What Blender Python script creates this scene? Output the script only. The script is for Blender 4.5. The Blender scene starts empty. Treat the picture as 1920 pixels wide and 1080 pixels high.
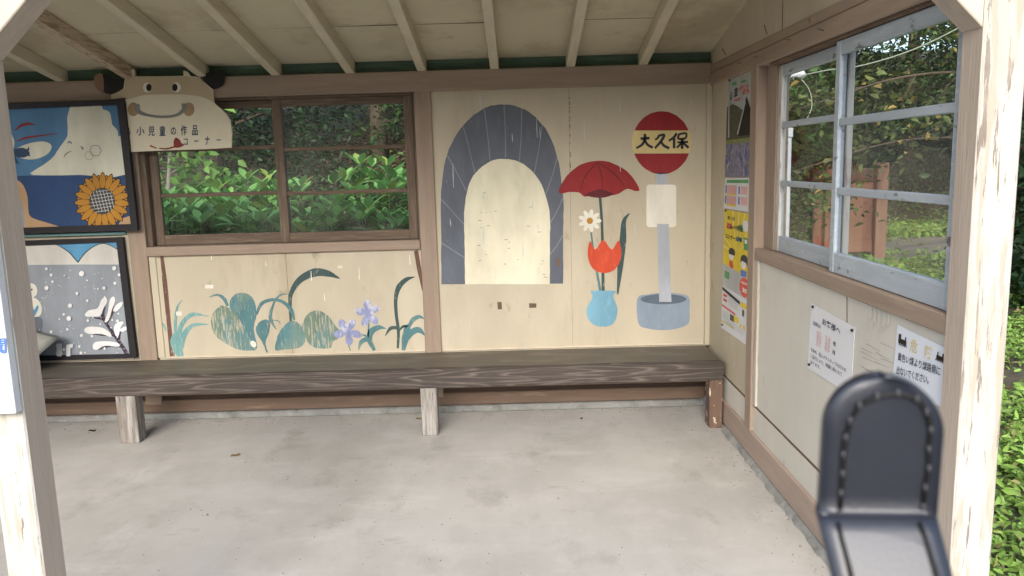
import bpy, bmesh, math, random
import numpy as np
from mathutils import Vector, Matrix
R = math.radians
S = bpy.context.scene
C = S.collection
# ---------------------------------------------------------------- camera, light
CAM = np.array([0.0, 0.0, 1.55]); FPX = 1480.0
PITCH, YAW, ROLL = R(8.96), R(-.33), R(-1.612)
_f = np.array([math.sin(YAW)*math.cos(PITCH), math.cos(YAW)*math.cos(PITCH), -math.sin(PITCH)])
_r = np.array([math.cos(YAW), -math.sin(YAW), 0]); _u = np.cross(_r, _f)
RT = _r*math.cos(ROLL)+_u*math.sin(ROLL); UP = -_r*math.sin(ROLL)+_u*math.cos(ROLL)
cd = bpy.data.cameras.new('camera'); cam = bpy.data.objects.new('camera', cd); C.objects.link(cam)
m = Matrix.Identity(4)
for i in range(3):
    m[i][0], m[i][1], m[i][2], m[i][3] = RT[i], UP[i], -_f[i], CAM[i]
cam.matrix_world = m
cd.sensor_width = 36; cd.lens = FPX/1920*36; cd.clip_start = .02; cd.clip_end = 400
cd.dof.use_dof = True; cd.dof.focus_distance = 4.2; cd.dof.aperture_fstop = 18
S.camera = cam
w = bpy.data.worlds.new('World'); S.world = w; w.use_nodes = True
nt = w.node_tree; bgn = nt.nodes['Background']; sky = nt.nodes.new('ShaderNodeTexSky')
SUN_EL, SUN_AZ = R(29), R(188)          # azimuth clockwise from +Y: behind the camera, a little left
sky.sky_type = 'NISHITA'; sky.sun_disc = False; sky.sun_elevation = SUN_EL; sky.sun_rotation = SUN_AZ
sky.air_density = 1.0; sky.dust_density = 2.2; sky.ozone_density = 1.0
nt.links.new(sky.outputs[0], bgn.inputs[0]); bgn.inputs[1].default_value = .15
sl = bpy.data.lights.new('sun', 'SUN'); so = bpy.data.objects.new('sun', sl); C.objects.link(so)
sl.energy = 1.5; sl.angle = R(38); sl.color = (1, .985, .96)
sd = Vector((math.sin(SUN_AZ)*math.cos(SUN_EL), math.cos(SUN_AZ)*math.cos(SUN_EL), math.sin(SUN_EL)))
so.rotation_euler = sd.to_track_quat('Z', 'Y').to_euler()
S.view_settings.view_transform = 'Standard'; S.view_settings.look = 'None'
S.view_settings.exposure = 1.2; S.view_settings.gamma = 1
S.cycles.max_bounces = 10; S.cycles.diffuse_bounces = 6; S.cycles.transparent_max_bounces = 16
try: S.cycles.use_denoising = True
except Exception: pass

# ---------------------------------------------------------------- helpers
YB, XR = 4.85, 1.198                    # inner faces of the back wall and right wall panels
def ray(px, py): return RT*(px-960)/FPX - UP*(py-540)/FPX + _f
def on(px, py, ax, v):
    d = ray(px, py); return CAM + d*((v-CAM[ax])/d[ax])
def bw(px, py, off=0): return Vector(on(px, py, 1, YB-off))     # a point of the back wall
def rw(px, py, off=0): return Vector(on(px, py, 0, XR-off))     # a point of the right wall
LOC = {}
def tag(o, label=None, cat=None, group=None, kind=None):
    if label: o['label'] = label
    if cat: o['category'] = cat
    if group: o['group'] = group
    if kind: o['kind'] = kind
    return o
def thing(name, label, cat, loc=(0, 0, 0), group=None):
    o = bpy.data.objects.new(name, None); C.objects.link(o); o.location = loc
    o.empty_display_size = .1
    LOC[o.name] = Vector(loc); return tag(o, label, cat, group)
def link(name, me, mats, parent=None):
    for mm in (mats if isinstance(mats, (list, tuple)) else [mats]): me.materials.append(mm)
    o = bpy.data.objects.new(name, me); C.objects.link(o)
    L = LOC.get(parent.name, Vector()) if parent else Vector()
    if parent:
        o.parent = parent; LOC[o.name] = L
        if L.length: me.transform(Matrix.Translation(-L))
    return o
class MB:
    def __init__(s): s.bm = bmesh.new()
    def _merge(s, b, mi=0):
        for f in b.faces: f.material_index = mi if f.material_index == 0 else f.material_index
        t = bpy.data.meshes.new('t'); b.to_mesh(t); b.free(); s.bm.from_mesh(t); bpy.data.meshes.remove(t)
    def box(s, lo, hi, bev=.003, mi=0, xf=None, seg=1, fmi=None):
        b = bmesh.new(); bmesh.ops.create_cube(b, size=1)
        lo = Vector(lo); hi = Vector(hi); c = (lo+hi)/2; d = hi-lo
        for v in b.verts: v.co = Vector((v.co.x*d.x+c.x, v.co.y*d.y+c.y, v.co.z*d.z+c.z))
        if bev: bmesh.ops.bevel(b, geom=b.edges[:], offset=min(bev, min(d)/2.5), segments=seg, affect='EDGES', clamp_overlap=True)
        if fmi:                              # (axis normal, material index)
            b.normal_update()
            for f in b.faces:
                if f.normal.dot(Vector(fmi[0])) > .6: f.material_index = fmi[1]
        if xf is not None: b.transform(xf)
        s._merge(b, mi); return s
    def prism(s, pts, vec, bev=0, mi=0):
        b = bmesh.new(); vs = [b.verts.new(p) for p in pts]; f = b.faces.new(vs)
        e = bmesh.ops.extrude_face_region(b, geom=[f]); vec = Vector(vec)
        for g in e['geom']:
            if isinstance(g, bmesh.types.BMVert): g.co += vec
        bmesh.ops.recalc_face_normals(b, faces=b.faces[:])
        if bev: bmesh.ops.bevel(b, geom=b.edges[:], offset=bev, segments=1, affect='EDGES', clamp_overlap=True)
        bmesh.ops.triangulate(b, faces=[f for f in b.faces if len(f.verts) > 4])
        s._merge(b, mi); return s
    def poly(s, pts, mi=0, facing=None):
        b = bmesh.new(); vs = [b.verts.new(p) for p in pts]; f = b.faces.new(vs); b.normal_update()
        if facing is not None and f.normal.dot(Vector(facing)) < 0: bmesh.ops.reverse_faces(b, faces=[f])
        bmesh.ops.triangulate(b, faces=b.faces[:], ngon_method='EAR_CLIP'); s._merge(b, mi); return s
    def tube(s, pts, rad, n=8, mi=0):
        b = bmesh.new(); pts = [Vector(p) for p in pts]; rings = []
        if not isinstance(rad, (list, tuple)): rad = [rad]*len(pts)
        for i, p in enumerate(pts):
            t = (pts[min(i+1, len(pts)-1)]-pts[max(i-1, 0)]).normalized()
            a = t.cross(Vector((.3, .1, 1) if abs(t.z) < .9 else (1, .2, 0))).normalized(); c = t.cross(a)
            rings.append([b.verts.new(p+(a*math.cos(2*math.pi*k/n)+c*math.sin(2*math.pi*k/n))*rad[i]) for k in range(n)])
        for i in range(len(pts)-1):
            for k in range(n): b.faces.new((rings[i][k], rings[i][(k+1) % n], rings[i+1][(k+1) % n], rings[i+1][k]))
        b.faces.new(rings[0][::-1]); b.faces.new(rings[-1])
        for f in b.faces: f.smooth = True
        s._merge(b, mi); return s
    def build(s, name, mats, parent=None, smooth=False):
        me = bpy.data.meshes.new(name); s.bm.to_mesh(me); s.bm.free()
        if smooth:
            for p in me.polygons: p.use_smooth = True
        return link(name, me, mats, parent)
def smooth_closed(p, n=6):
    p = [np.array(q, float) for q in p]; out = []; N = len(p)
    for i in range(N):
        a, b, c, d = p[i-1], p[i], p[(i+1) % N], p[(i+2) % N]
        for k in range(n):
            t = k/n; out.append(.5*((2*b)+(c-a)*t+(2*a-5*b+4*c-d)*t*t+(3*b-a-3*c+d)*t**3))
    return out
def smooth_open(p, n=6):
    p = [np.array(q, float) for q in p]; q = [2*p[0]-p[1]]+p+[2*p[-1]-p[-2]]; out = []
    for i in range(1, len(q)-2):
        a, b, c, d = q[i-1:i+3]
        for k in range(n):
            t = k/n; out.append(.5*((2*b)+(c-a)*t+(2*a-5*b+4*c-d)*t*t+(3*b-a-3*c+d)*t**3))
    return out+[p[-1]]
def stroke_outline(p, ws, n=6):
    c = smooth_open(p, n); m_ = len(c); wv = np.interp(np.linspace(0, 1, m_), np.linspace(0, 1, len(ws)), ws); L = []; Rr = []
    for i in range(m_):
        t = c[min(i+1, m_-1)]-c[max(i-1, 0)]; t = t/(np.linalg.norm(t)+1e-9); nn = np.array([-t[1], t[0]])
        L.append(c[i]+nn*wv[i]/2); Rr.append(c[i]-nn*wv[i]/2)
    return L+Rr[::-1]
rj = random.Random(3)
def jag(pts, a):                          # hand-painted edge
    return [np.array(p)+np.array((rj.uniform(-a, a), rj.uniform(-a, a))) for p in pts]
def paint(mb, plane, pts, off, mi=0):
    f = (0, -1, 0) if plane is bw else (-1, 0, 0)
    return mb.poly([plane(p[0], p[1], off) for p in pts], mi, f)
def ribbon(mb, plane, p, ws, off, mi=0, n=6):
    c = smooth_open(p, n); m_ = len(c); wv = np.interp(np.linspace(0, 1, m_), np.linspace(0, 1, len(ws)), ws)
    f = Vector((0, -1, 0) if plane is bw else (-1, 0, 0)); b = bmesh.new(); prev = None
    for i in range(m_):
        t = c[min(i+1, m_-1)]-c[max(i-1, 0)]; t = t/(np.linalg.norm(t)+1e-9); nn = np.array([-t[1], t[0]])
        h = max(wv[i], .4)/2
        cur = (b.verts.new(plane(*(c[i]+nn*h), off)), b.verts.new(plane(*(c[i]-nn*h), off)))
        if prev: b.faces.new((prev[0], prev[1], cur[1], cur[0]))
        prev = cur
    b.normal_update()
    for fc in b.faces:
        if fc.normal.dot(f) < 0: fc.normal_flip()
    mb._merge(b, mi); return mb
def ell(cx, cy, rx, ry, n=28, a0=0, a1=2*math.pi, rot=0):
    out = []
    for k in range(n):
        a = a0+(a1-a0)*k/(n if a1-a0 > 6.2 else n-1)
        x, y = rx*math.cos(a), ry*math.sin(a)
        out.append((cx+x*math.cos(rot)-y*math.sin(rot), cy+x*math.sin(rot)+y*math.cos(rot)))
    return out
def rrect(x0, y0, x1, y1, r, n=5):
    o = []
    for cx, cy, a in ((x1-r, y1-r, 0), (x0+r, y1-r, 90), (x0+r, y0+r, 180), (x1-r, y0+r, 270)):
        for k in range(n+1): o.append((cx+r*math.cos(R(a+90*k/n)), cy+r*math.sin(R(a+90*k/n))))
    return o
def text(mb, body, plane, bl, br, tl, off, mi=0, bold=.0):
    """letters mapped onto the plane: bl, br, tl are picture corners of the inked box"""
    cu = bpy.data.curves.new('t', 'FONT'); cu.body = body; cu.fill_mode = 'FRONT'; cu.offset = bold; cu.resolution_u = 3
    o = bpy.data.objects.new('t', cu); C.objects.link(o)
    dg = bpy.context.evaluated_depsgraph_get(); me = bpy.data.meshes.new_from_object(o.evaluated_get(dg))
    bpy.data.objects.remove(o); bpy.data.curves.remove(cu)
    if not len(me.vertices): return mb
    co = np.array([v.co[:2] for v in me.vertices]); lo = co.min(0); d = np.maximum(co.max(0)-lo, 1e-6)
    A, B, D = plane(*bl, off), plane(*br, off), plane(*tl, off)
    for v in me.vertices:
        u, t = (v.co.x-lo[0])/d[0], (v.co.y-lo[1])/d[1]; v.co = A+(B-A)*u+(D-A)*t
    b = bmesh.new(); b.from_mesh(me); bpy.data.meshes.remove(me)
    mb._merge(b, mi); return mb

# ---------------------------------------------------------------- materials
def mat(name, col, rough=.7, var=.12, scale=5, stretch=(1, 1, 1), bump=.15, bscale=None, bstretch=None, layers=(), spec=.3, coat=0, rand=0):
    """base colour with noise variation; layers = (colour, scale, stretch, lo, hi, amount) patches of another colour"""
    mt = bpy.data.materials.new(name); mt.use_nodes = True; n = mt.node_tree.nodes; l = mt.node_tree.links
    bs = n['Principled BSDF']; bs.inputs['Roughness'].default_value = rough
    bs.inputs['Specular IOR Level'].default_value = spec
    if coat: bs.inputs['Coat Weight'].default_value = coat
    tc = n.new('ShaderNodeTexCoord')
    def noise(sc, st, det=5, ro=.6):
        mp = n.new('ShaderNodeMapping'); mp.inputs['Scale'].default_value = st; l.new(tc.outputs['Object'], mp.inputs[0])
        ns = n.new('ShaderNodeTexNoise'); ns.inputs['Scale'].default_value = sc; ns.inputs['Detail'].default_value = det
        ns.inputs['Roughness'].default_value = ro; l.new(mp.outputs[0], ns.inputs['Vector']); return ns
    n1 = noise(scale, stretch)
    rp = n.new('ShaderNodeValToRGB'); e = rp.color_ramp.elements
    e[0].position = .3; e[1].position = .7
    e[0].color = [max(0, c*(1-var)) for c in col]+[1]; e[1].color = [min(1, c*(1+var)) for c in col]+[1]
    l.new(n1.outputs['Fac'], rp.inputs[0]); out = rp.outputs[0]
    if rand:
        g = n.new('ShaderNodeNewGeometry'); hs = n.new('ShaderNodeHueSaturation'); mr = n.new('ShaderNodeMapRange')
        mr.inputs['To Min'].default_value = 1-rand; mr.inputs['To Max'].default_value = 1+rand
        l.new(g.outputs['Random Per Island'], mr.inputs['Value']); l.new(mr.outputs[0], hs.inputs['Value']); l.new(out, hs.inputs['Color']); out = hs.outputs[0]
    for lc, sc, st, lo, hi, am in layers:
        ns = noise(sc, st, 8, .65); rr = n.new('ShaderNodeMapRange'); rr.clamp = True
        rr.inputs['From Min'].default_value = lo; rr.inputs['From Max'].default_value = hi; rr.inputs['To Max'].default_value = am
        l.new(ns.outputs['Fac'], rr.inputs['Value'])
        mx = n.new('ShaderNodeMix'); mx.data_type = 'RGBA'; l.new(rr.outputs[0], mx.inputs['Factor'])
        l.new(out, mx.inputs['A']); mx.inputs['B'].default_value = list(lc)+[1]; out = mx.outputs['Result']
    l.new(out, bs.inputs['Base Color'])
    if bump:
        nb = noise(bscale or scale*3, bstretch or stretch, 6); bp = n.new('ShaderNodeBump'); bp.inputs['Strength'].default_value = bump
        bp.inputs['Distance'].default_value = .01; l.new(nb.outputs['Fac'], bp.inputs['Height']); l.new(bp.outputs[0], bs.inputs['Normal'])
    return mt
V = (9, 9, .7); H = (.7, 9, 9); HY = (9, .7, 9)     # grain along z, x, y
DIRT = (.16, .12, .08)
M = {}
cream = (.515, .46, .352)
M['panel'] = mat('cream_wall_paint', cream, .6, .07, 3, (1, 1, .5), .12, 60, (2, 2, .12),
                 [((.75, .70, .56), 2.2, (1, 1, .35), .52, .75, .35), (DIRT, 9, (1, 1, .6), .63, .72, .4), ((.34, .26, .16), 1.8, (2.2, 1, .45), .55, .68, .35), ((.18, .12, .07), 38, (1, 1, .8), .73, .76, .7)])
M['panel_white'] = mat('pale_wall_paint', (.62, .60, .54), .6, .06, 3, (1, 1, .4), .14, 60, (2, 2, .12),
                 [((.74, .70, .60), 3, (1, 1, .3), .5, .7, .4), (DIRT, 10, (1, 1, .5), .64, .72, .35), ((.15, .1, .07), 30, (1, 1, .8), .72, .75, .7)])
def trim(name, st, c=(.325, .25, .195)):
    return mat(name, c, .65, .12, 3, st, .2, 14, st, [((.50, .38, .28), 5, st, .58, .72, .4), ((.14, .09, .06), 8, st, .66, .72, .6), ((.12, .08, .06), 45, (1, 1, 1), .72, .75, .7)])
M['trim_z'] = trim('pinkish_brown_paint_upright', V); M['trim_x'] = trim('pinkish_brown_paint_level', H); M['trim_y'] = trim('pinkish_brown_paint_deep', HY)
M['post_side'] = mat('faded_post_paint', (.52, .435, .36), .7, .1, 3, V, .25, 14, V, [((.55, .46, .37), 6, V, .5, .7, .5), ((.2, .15, .1), 14, V, .66, .72, .5)])
M['peeling'] = mat('peeling_cream_paint', (.56, .535, .475), .7, .05, 4, V, .5, 9, (5, 5, .6),
                   [((.44, .37, .29), 3.2, (8, 8, .7), .525, .565, .75), ((.19, .15, .12), 6, (7, 7, .6), .575, .605, .85), ((.25, .21, .17), 26, (5, 5, .22), .64, .67, .7), ((.47, .42, .35), 1.6, (3, 3, 1), .50, .62, .6)])
M['brace_pale'] = mat('pale_brace_paint', (.64, .56, .44), .7, .08, 4, (3, 3, 3), .2, 30, None, [((.4, .3, .2), 14, (1, 1, 1), .66, .72, .5)])
M['rafter'] = mat('cream_rafter_paint', (.58, .53, .40), .65, .08, 3, HY, .2, 14, HY, [((.30, .22, .15), 9, HY, .62, .7, .5)])
M['rafter_side'] = M['rafter']
M['rafter_worn'] = mat('flaking_rafter_paint', (.50, .41, .30), .7, .1, 3, HY, .4, 14, HY, [((.22, .15, .10), 10, (9, .5, 9), .5, .58, .75), ((.62, .54, .42), 14, HY, .56, .62, .6)])
M['ceiling'] = mat('cream_ceiling_board', (.55, .505, .365), .7, .06, 2, (1, 1, 1), .15, 90, (2, .4, 2), [((.33, .27, .17), 1.6, (1, 1, 1), .52, .64, .55), (DIRT, 6, (1, 1, 1), .60, .74, .35), ((.2, .15, .1), 40, (1, 1, 1), .74, .77, .6)])
M['green'] = mat('dull_green_paint', (.075, .125, .085), .7, .2, 5, H, .2, None, None, [((.17, .22, .17), 6, H, .55, .7, .5)])
M['seam'] = mat('dark_joint', (.16, .11, .075), .9, .2, 10, (1, 1, 1), 0)
M['blue'] = mat('pale_blue_window_paint', (.42, .475, .53), .5, .08, 4, HY, .25, 20, HY, [((.60, .66, .70), 7, HY, .54, .66, .5), ((.10, .085, .075), 6, (4, 2.2, 4), .60, .66, .8), ((.30, .25, .2), 16, HY, .62, .68, .7)])
M['blue_back_lit'] = mat('lit_flaked_window_paint', (.60, .58, .54), .6, .1, 5, V, .3, 20, V, [((.25, .21, .18), 7, (6, 6, .6), .53, .6, .7)])  # flaked stile paint, paler because outside light is put into its colour
M['grey_wood_x'] = mat('weathered_window_wood', (.155, .115, .085), .8, .2, 4, H, .4, 16, H, [((.30, .23, .175), 8, H, .52, .68, .6), ((.06, .05, .04), 9, H, .62, .7, .6)])
M['grey_wood_z'] = mat('weathered_window_stile', (.155, .115, .085), .8, .2, 4, V, .4, 16, V, [((.28, .22, .17), 8, V, .52, .68, .6)])
M['seat'] = mat('worn_bench_top', (.115, .10, .083), .55, .16, 4, H, .3, 18, H, [((.25, .22, .17), 4, (.9, 3, 3), .5, .68, .55), ((.10, .105, .06), 3, (1, 2, 1), .55, .68, .5), ((.32, .29, .25), 50, (1, 1, 1), .72, .76, .6)], spec=.5)
M['leg'] = mat('greying_bench_leg', (.21, .185, .16), .8, .2, 4, V, .5, 16, V, [((.44, .43, .41), 5, V, .44, .62, .75), ((.09, .06, .05), 9, V, .58, .66, .8)])
M['leg_flake'] = mat('flaking_brown_leg', (.15, .095, .07), .8, .2, 4, V, .4, 16, V, [((.66, .58, .44), 9, (3, 3, 2), .60, .62, .9)])
M['concrete'] = mat('worn_concrete', (.485, .47, .445), .8, .07, 1.1, (1, 1, 1), .13, 150, (1, 1, 1),
                    [((.30, .285, .26), 1.3, (1, .5, 1), .45, .70, .65), ((.62, .61, .595), 3.1, (.7, 1, 1), .50, .74, .5), ((.30, .26, .22), 5, (.5, 1.2, 1), .62, .70, .5),
                     ((.24, .22, .195), 3.2, (1, .6, 1), .56, .72, .5), ((.64, .63, .60), 2.4, (.6, 1.6, 1), .58, .68, .3), ((.20, .18, .16), 24, (1, 1, 1), .68, .71, .6), ((.62, .60, .57), 90, (1, 1, 1), .60, .66, .35), ((.30, .28, .26), 140, (1, 1, 1), .60, .66, .35)])
M['found'] = mat('damp_foundation_concrete', (.27, .275, .265), .85, .2, 6, (1, 1, 1), .5, 50, None, [((.12, .13, .12), 9, (1, 1, 1), .52, .66, .6), ((.42, .42, .41), 14, (1, 1, 1), .58, .66, .5)])
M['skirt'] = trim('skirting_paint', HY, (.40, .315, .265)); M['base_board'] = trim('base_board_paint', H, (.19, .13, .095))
M['black_frame'] = mat('black_picture_frame', (.02, .018, .022), .55, .2, 6, (1, 1, 1), .1)
M['paper'] = mat('white_paper', (.72, .73, .76), .6, .03, 6, (1, 1, 1), .05, 9, None, [((.60, .58, .56), 3, (1, 1, 1), .6, .8, .4)])
M['ink'] = mat('dark_ink', (.03, .035, .06), .6, .1, 8, (1, 1, 1), 0); M['black'] = mat('black_paint', (.012, .012, .012), .55, .2, 8, (1, 1, 1), 0)
def pm(name, col, wear=.25, wc=None, bump=.05):
    return mat(name, col, .6, .17, 5, (1, 1, .45), bump, 50, (1, 1, .3), [(tuple(min(1, c*1.25+.015) for c in col), 2.2, (1, 1, .4), .48, .66, .5), (wc or tuple(min(1, c*1.5+.05) for c in col), 16, (2, 2, .5), .58, .70, wear), (cream, 45, (3, 3, .5), .66, .7, wear*1.6)])
P = dict(slate=pm('slate_grey_paint', (.115, .13, .165), .25), cream=pm('cream_mural_paint', (.72, .685, .53), .2, (.55, .5, .38)), joint=pm('pale_joint_paint', (.22, .235, .26)),
    red=pm('crimson_paint', (.27, .018, .022), .15), darkred=pm('dark_crimson_paint', (.10, .01, .015)), orange=pm('orange_red_paint', (.55, .065, .025), .35), blue=pm('sky_blue_paint', (.17, .36, .48), .4),
    yellow=pm('straw_yellow_paint', (.62, .51, .24), .1), pole=pm('pale_grey_blue_paint', (.40, .43, .49), .25), tub=pm('steel_blue_paint', (.225, .285, .36), .25), plate=pm('off_white_paint', (.72, .70, .62), .2),
    teal=mat('faded_teal_paint', (.085, .20, .22), .6, .2, 7, (1, 1, .5), .1, 50, None, [((.22, .30, .24), 6, (1, 1, .6), .5, .66, .7), (cream, 40, (3, 3, .4), .58, .64, .55)]),
    teal_worn=mat('scratched_teal_paint', (.15, .22, .17), .6, .2, 7, (1, 1, .5), .1, 50, None, [((.11, .24, .27), 5, (1, 1, 1), .5, .62, .8), (cream, 34, (3, 3, .35), .5, .58, .75)]),
    deep=mat('deep_green_paint', (.045, .085, .085), .6, .2, 7, (1, 1, .5), .1, 50, None, [(cream, 45, (3, 3, .4), .62, .66, .7)]),
    aqua=mat('aqua_paint', (.16, .34, .34), .6, .15, 7, (1, 1, .5), .1, 50, None, [(cream, 34, (3, 3, .5), .54, .62, .6)]),
    violet=mat('violet_blue_paint', (.25, .28, .46), .6, .2, 30, (1, 1, .5), .1, 50, None, [((.62, .63, .72), 28, (1, 1, .5), .52, .62, .8)]), white=pm('white_paint', (.72, .72, .72), .1), stem=pm('pale_pink_paint', (.52, .40, .36), .3),
    rain=pm('pale_rain_paint', (.45, .56, .58), .3), brownstreak=mat('brown_flaking_paint', (.15, .08, .06), .7, .2, 8, V, .2, None, None, [(cream, 22, (3, 3, .6), .6, .66, .8)]),
    sea=pm('navy_paint', (.022, .06, .16), .1), sky=pm('blue_sky_paint', (.075, .19, .34), .15), cloud=pm('cloud_white_paint', (.60, .60, .50), .15, (.5, .5, .42)), sun=pm('amber_paint', (.42, .20, .025), .2),
    skin=pm('peach_paint', (.46, .30, .17), .2), snow=pm('snow_grey_paint', (.27, .30, .34), .5, (.40, .43, .47)), hill=pm('pale_hill_paint', (.58, .57, .53), .2), cyan=pm('bright_blue_paint', (.10, .30, .50), .2),
    twig=mat('speckled_twig_paint', (.05, .035, .06), .7, .2, 8, (1, 1, 1), 0, None, None, [((.7, .7, .7), 110, (1, 1, 1), .6, .63, .9)]), cow=mat('tan_board_paint', (.47, .39, .265), .6, .07, 4, (1, 1, 1), .1, 60, None, [(DIRT, 20, (1, 1, 1), .68, .74, .4)]),
    muzzle=mat('cream_board_paint', (.68, .63, .49), .6, .07, 4, (1, 1, 1), .1, 60, None, [((.46, .36, .22), 4, (1, 1, 1), .5, .7, .4), (DIRT, 25, (1, 1, 1), .7, .75, .4)]), cheek=pm('brown_cheek_paint', (.36, .25, .14), .1, (.4, .3, .2)), grey=pm('grey_line_paint', (.20, .21, .20), .1, (.3, .3, .28)),
    navy=pm('navy_letter_paint', (.03, .06, .12), .05), tongue=pm('maroon_paint', (.22, .03, .025), .1), horn=pm('horn_paint', (.62, .56, .42), .1), brownear=pm('brown_ear_paint', (.22, .14, .09), .1),
    ty=pm('print_yellow', (.75, .57, .03), .05), tred=pm('print_red', (.65, .09, .06), .05), tgreen=pm('print_green', (.10, .33, .12), .05), tblue=pm('print_blue', (.08, .18, .50), .1), tdark=pm('print_black', (.03, .03, .04), .05),
    tgrey=pm('print_grey', (.45, .46, .47), .1), tpink=pm('print_pink', (.66, .38, .38), .1), tgold=pm('print_gold', (.72, .60, .30), .1), forest=mat('print_forest', (.07, .085, .05), .5, .5, 45, (1, 1, 1), 0), meadow=mat('print_meadow', (.22, .25, .10), .5, .4, 60, (1, 1, 1), 0),
    collage=mat('print_collage', (.22, .22, .30), .5, .5, 25, (1, 1, 1), 0, None, None, [((.06, .09, .30), 18, (1, 1, 1), .52, .56, .9), ((.5, .42, .36), 22, (1, 1, 1), .58, .62, .8), ((.05, .08, .04), 26, (1, 1, 1), .58, .62, .8)]), tsky=pm('print_pale_sky', (.40, .43, .43), .1))
def grain_mat():
    mt = mat('dark_grained_board', (.055, .043, .037), .6, .25, 5, H, .3, 18, H, [((.20, .17, .15), 5, H, .58, .7, .4)], spec=.4)
    n = mt.node_tree.nodes; l = mt.node_tree.links; bs = n['Principled BSDF']
    src = bs.inputs['Base Color'].links[0].from_socket
    tc = n.new('ShaderNodeTexCoord'); mp = n.new('ShaderNodeMapping'); mp.inputs['Scale'].default_value = (.24, 1, 4.6); l.new(tc.outputs['Object'], mp.inputs[0])
    ns = n.new('ShaderNodeTexNoise'); ns.inputs['Scale'].default_value = 2.6; ns.inputs['Detail'].default_value = 2; l.new(mp.outputs[0], ns.inputs['Vector'])
    mu = n.new('ShaderNodeMath'); mu.operation = 'MULTIPLY'; mu.inputs[1].default_value = 15; l.new(ns.outputs['Fac'], mu.inputs[0])
    fr = n.new('ShaderNodeMath'); fr.operation = 'FRACT'; l.new(mu.outputs[0], fr.inputs[0])
    rp = n.new('ShaderNodeValToRGB'); e = rp.color_ramp.elements; e[0].position = .0; e[0].color = (.75, .75, .75, 1); e[1].position = .3; e[1].color = (0, 0, 0, 1)
    x = e.new(.85); x.color = (0, 0, 0, 1); x = e.new(1); x.color = (.75, .75, .75, 1); l.new(fr.outputs[0], rp.inputs[0])
    br = n.new('ShaderNodeTexNoise'); br.inputs['Scale'].default_value = 9; l.new(tc.outputs['Object'], br.inputs['Vector'])
    mm = n.new('ShaderNodeMath'); mm.operation = 'MULTIPLY'; l.new(rp.outputs[0], mm.inputs[0]); l.new(br.outputs['Fac'], mm.inputs[1])
    mx = n.new('ShaderNodeMix'); mx.data_type = 'RGBA'; l.new(mm.outputs[0], mx.inputs['Factor']); l.new(src, mx.inputs['A']); mx.inputs['B'].default_value = (.25, .21, .18, 1)
    l.new(mx.outputs['Result'], bs.inputs['Base Color']); return mt
M['grain'] = grain_mat()
def glass_mat():
    mt = bpy.data.materials.new('window_glass'); mt.use_nodes = True; n = mt.node_tree.nodes; l = mt.node_tree.links; n.clear()
    o = n.new('ShaderNodeOutputMaterial'); t = n.new('ShaderNodeBsdfTransparent'); t.inputs[0].default_value = (.93, .95, .94, 1)
    g = n.new('ShaderNodeBsdfGlossy'); g.inputs['Roughness'].default_value = .02; fz = n.new('ShaderNodeFresnel'); fz.inputs[0].default_value = 1.45
    mx = n.new('ShaderNodeMixShader'); l.new(fz.outputs[0], mx.inputs[0]); l.new(t.outputs[0], mx.inputs[1]); l.new(g.outputs[0], mx.inputs[2])
    d = n.new('ShaderNodeBsdfDiffuse'); d.inputs[0].default_value = (.55, .55, .52, 1); ns = n.new('ShaderNodeTexNoise'); ns.inputs['Scale'].default_value = 3; ns.inputs['Detail'].default_value = 8
    mr = n.new('ShaderNodeMapRange'); mr.inputs['From Min'].default_value = .4; mr.inputs['From Max'].default_value = .8; mr.inputs['To Max'].default_value = .16; mr.inputs['To Min'].default_value = .015
    tc = n.new('ShaderNodeTexCoord'); l.new(tc.outputs['Object'], ns.inputs['Vector']); l.new(ns.outputs['Fac'], mr.inputs['Value'])
    m2 = n.new('ShaderNodeMixShader'); l.new(mr.outputs[0], m2.inputs[0]); l.new(mx.outputs[0], m2.inputs[1]); l.new(d.outputs[0], m2.inputs[2]); l.new(m2.outputs[0], o.inputs[0]); return mt
M['glass'] = glass_mat()
def leaf_mat(name, col, var=.45, trans=.35, rough=.45, alt=None):
    mt = bpy.data.materials.new(name); mt.use_nodes = True; n = mt.node_tree.nodes; l = mt.node_tree.links
    bs = n['Principled BSDF']; bs.inputs['Roughness'].default_value = rough; bs.inputs['Specular IOR Level'].default_value = .4
    g = n.new('ShaderNodeNewGeometry'); rp = n.new('ShaderNodeValToRGB'); e = rp.color_ramp.elements
    e[0].color = [c*(1-var) for c in col]+[1]; e[1].color = [min(1, c*(1+var)) for c in col]+[1]; e[1].position = .85
    if alt: x = e.new(.95); x.color = list(alt)+[1]
    l.new(g.outputs['Random Per Island'], rp.inputs[0]); l.new(rp.outputs[0], bs.inputs['Base Color'])
    tr = n.new('ShaderNodeBsdfTranslucent'); l.new(rp.outputs[0], tr.inputs[0]); mx = n.new('ShaderNodeMixShader'); mx.inputs[0].default_value = trans
    l.new(bs.outputs[0], mx.inputs[1]); l.new(tr.outputs[0], mx.inputs[2]); l.new(mx.outputs[0], n['Material Output'].inputs[0]); return mt
M['hyd'] = leaf_mat('hydrangea_leaf', (.21, .42, .12), .5, .35, .4, (.35, .38, .08))
M['lime'] = leaf_mat('lime_leaf', (.20, .36, .08), .4, .4)
M['dark_leaf'] = leaf_mat('dark_evergreen_leaf', (.022, .052, .018), .6, .25, .5)
M['mid_leaf'] = leaf_mat('mid_green_leaf', (.05, .11, .028), .6, .3, .5, (.13, .2, .05))
M['autumn_leaf'] = leaf_mat('yellowing_leaf', (.10, .13, .04), .6, .35, .5, (.42, .30, .10))
M['shade_leaf'] = leaf_mat('dark_shaded_leaf', (.015, .034, .012), .7, .2, .5, (.05, .08, .02))
M['litter'] = leaf_mat('dry_leaf_litter', (.17, .115, .07), .6, .1, .8)
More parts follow.
